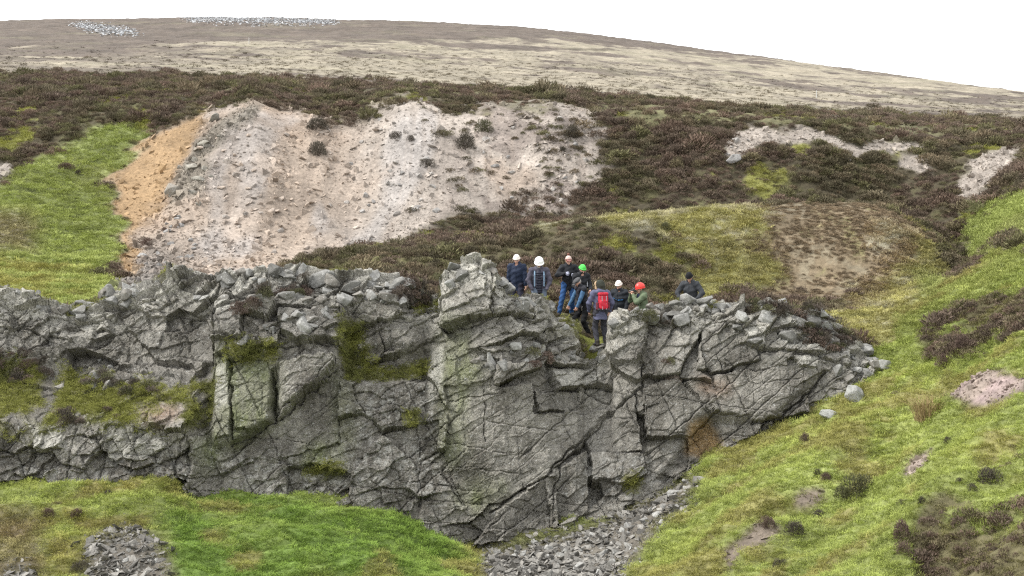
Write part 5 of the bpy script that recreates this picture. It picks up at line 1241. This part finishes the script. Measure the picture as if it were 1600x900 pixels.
# 5 flat cap, dark vest, blue sleeves
r5, k5 = person(912, 35.5, 528, 1.74, PI / 2 + .45, 'person in grey flat cap with dark vest and blue sleeves bending forward', (.020, .021, .026), (.012, .012, .013), dict(handR=(.18, .40, .86), handL=(-.20, .34, .86), lean=.30, footR=(.14, .30, .13), footL=(-.12, -.10, .10), curl=.9, pelvis=(0, -.03, .92)), (0, .42),
       ('flatcap', (.085, .085, .088)), (HAIRG, False), sleeve=(.055, .115, .205), jname='vest')
f = Field(k5['lo'], k5['hi'], .011); f.cone(k5['tp'](-.09, .05, .50), k5['tp'](.09, .05, .50), .07, .07, .04); f.cone(k5['tp'](-.09, -.05, .50), k5['tp'](.09, -.05, .50), .06, .06, .04); f.cone(k5['tp'](-.09, .14, .46), k5['tp'](-.10, .22, .02), .055, .075, .03, (k5['fwd'], 1.6)); f.folds(.009, 7); k5['child']('scarf', f, cloth('scarf_wool', (.026, .024, .030), .95, .7, 90))
f = Field(k5['lo'], k5['hi'], .011); f.cone(k5['pel'] + [0, 0, -.05], k5['tp'](0, 0, .02), .165, .165, .03, (k5['fwd'], 1.3)); f.folds(.005, 2); k5['child']('shirt_hem', f, cloth('shirt_cotton', (.42, .40, .38)))
# 6 back to us: red rucksack
r6, k6 = person(938, 34.0, 541, 1.76, .25, 'person seen from behind in slate blue jacket and fur-trimmed hood', (.088, .092, .150), (.045, .045, .055), dict(handR=(.30, .10, .92), handL=(-.26, .18, .93), lean=.05, footR=(.16, .03, .09), footL=(-.10, -.05, .09), elbR=(1, -.6, -.2), elbL=(-1, -.7, -.2)), (.75, .25), ('hood', (.035, .038, .030)), None, long_coat=.12)
f = Field(k6['lo'], k6['hi'], .011); F6 = (k6['T'], k6['pel'])
f.box((0.01, -.215, .255), (.130, .085, .195), .06, .02, F6); f.box((0.01, -.29, .18), (.10, .04, .12), .035, .02, F6); f.folds(.004, 4)
mk = place(f, 'rucksack', None, r6); sack = link('rucksack', mk, None, cloth('pack_nylon', (.44, .022, .040), .6, .35), label='red rucksack on the back of the person in slate blue', category='rucksack')
f = Field(k6['lo'], k6['hi'], .010); f.box((0.01, -.215, .455), (.130, .095, .048), .04, .02, F6); f.folds(.004, 6); link('lid', place(f, 'lid', None, r6), sack, cloth('pack_lid', (.40, .020, .036), .6, .35))
for s_ in (1, -1):
    f = Field(k6['lo'], k6['hi'], .007); f.cone(k6['pel'] + k6['T'] @ np.array((.01 + s_ * .05, -.322, .05)), k6['pel'] + k6['T'] @ np.array((.01 + s_ * .06, -.318, .40)), .009, .009, 0); link('compression_strap', place(f, 'strap', None, r6), sack, cloth('strap_pale', (.34, .33, .36)))
    f = Field(k6['lo'], k6['hi'], .009); f.cone(k6['tp'](s_ * .12, -.12, .44), k6['tp'](s_ * .125, .0, .575), .02, .02, .01); f.cone(k6['tp'](s_ * .125, .0, .575), k6['tp'](s_ * .13, .16, .33), .02, .018, .01); f.cone(k6['tp'](s_ * .13, .16, .33), k6['tp'](s_ * .19, -.06, .08), .018, .015, .01); link('shoulder_strap', place(f, 'strap', None, r6), sack, cloth('strap_web2', (.05, .05, .06)))
    f = Field(k6['lo'], k6['hi'], .009); f.box((.01 + s_ * .155, -.20, .14), (.03, .06, .10), .025, .01, F6); link('side_pocket', place(f, 'pocket', None, r6), sack, cloth('pack_mesh', (.12, .03, .04)))
f = Field(k6['lo'], k6['hi'], .010); f.box((0.01, -.16, .05), (.17, .12, .03), .025, .01, F6); link('hip_belt', place(f, 'belt', None, r6), sack, cloth('strap_web2', (.05, .05, .06)))
# 7 cream beanie, black jacket with blue stripe
r7, k7 = person(969, 35.5, 534, 1.72, PI + .55 - 1.1, 'person in cream beanie and black jacket with blue chest stripe', (.018, .021, .026), (.014, .014, .016), dict(handR=(.22, .14, .90), handL=(-.22, .14, .90), lean=.10), (.15, .45), ('beanie', (.74, .68, .62)), (HAIRG, False), long_coat=.02)
for a_, b_ in (((-.14, .29), (-.02, .275)), ((.03, .29), (.13, .33))):
    f = Field(k7['lo'], k7['hi'], .008); f.cone(k7['tp'](a_[0], .148 - abs(a_[0]) * .3, a_[1]), k7['tp'](b_[0], .150 - abs(b_[0]) * .3, b_[1]), .013, .013, 0); k7['child']('stripe', f, cloth('stripe_blue', (.06, .24, .55)))
# 8 red helmet, green jacket, photographing
r8, k8 = person(1006, 34.8, 542, 1.74, PI / 2 + .25, 'person in red helmet and green jacket taking a photograph', (.105, .135, .080), (.05, .05, .045), dict(handR=(.13, .33, 1.47), handL=(-.05, .34, 1.44), lean=.14, curl=1.2, elbR=(.7, .1, -1), elbL=(-.7, .1, -1), palmR=(-1, 0, .3), palmL=(0, 0, 1)), (0, .04), ('helmet', (.62, .035, .025)), (HAIRD, False))
f = Field(k8['lo'], k8['hi'], .011); f.cone(k8['tp'](0, .10, .30), k8['tp'](0, .07, .50), .075, .07, .03); k8['child']('neck_scarf', f, cloth('scarf_navy', (.03, .035, .07)))
cf = (k8['hf'][0], k8['hf'][1]); f = Field(k8['hcen'] - .15, k8['hcen'] + .4, .007); f.box((.02, .160, .0), (.068, .035, .046), .012, .004, cf); f.box((.02, .150, .05), (.028, .03, .018), .01, .006, cf)
cam_o = link('photo_camera', place(f, 'photo_camera', None, r8), None, mat_plain('camera_body', (.02, .02, .022), .45, .5), label='black camera held up to the face under the red helmet', category='camera')
f = Field(k8['hcen'] - .15, k8['hcen'] + .5, .007); f.cone(k8['hf'][1] + k8['hf'][0] @ np.array((.015, .19, -.005)), k8['hf'][1] + k8['hf'][0] @ np.array((.015, .275, -.005)), .034, .034, 0); link('lens', place(f, 'lens', None, r8), cam_o, mat_plain('camera_lens', (.025, .025, .028), .25, .6))
# 9 black beanie, charcoal jacket
person(1080, 34.8, 524, 1.76, PI - .45, 'person in black beanie and charcoal jacket apart from the group', (.036, .039, .044), (.04, .04, .045), dict(handR=(.24, .24, .98), handL=(-.22, .26, 1.0), lean=.22, elbR=(1, -.4, -.2), elbL=(-1, -.4, -.2)), (.12, .55), ('beanie', (.012, .012, .014)), (HAIRG, False), puff=False)
bpy.context.view_layer.update()
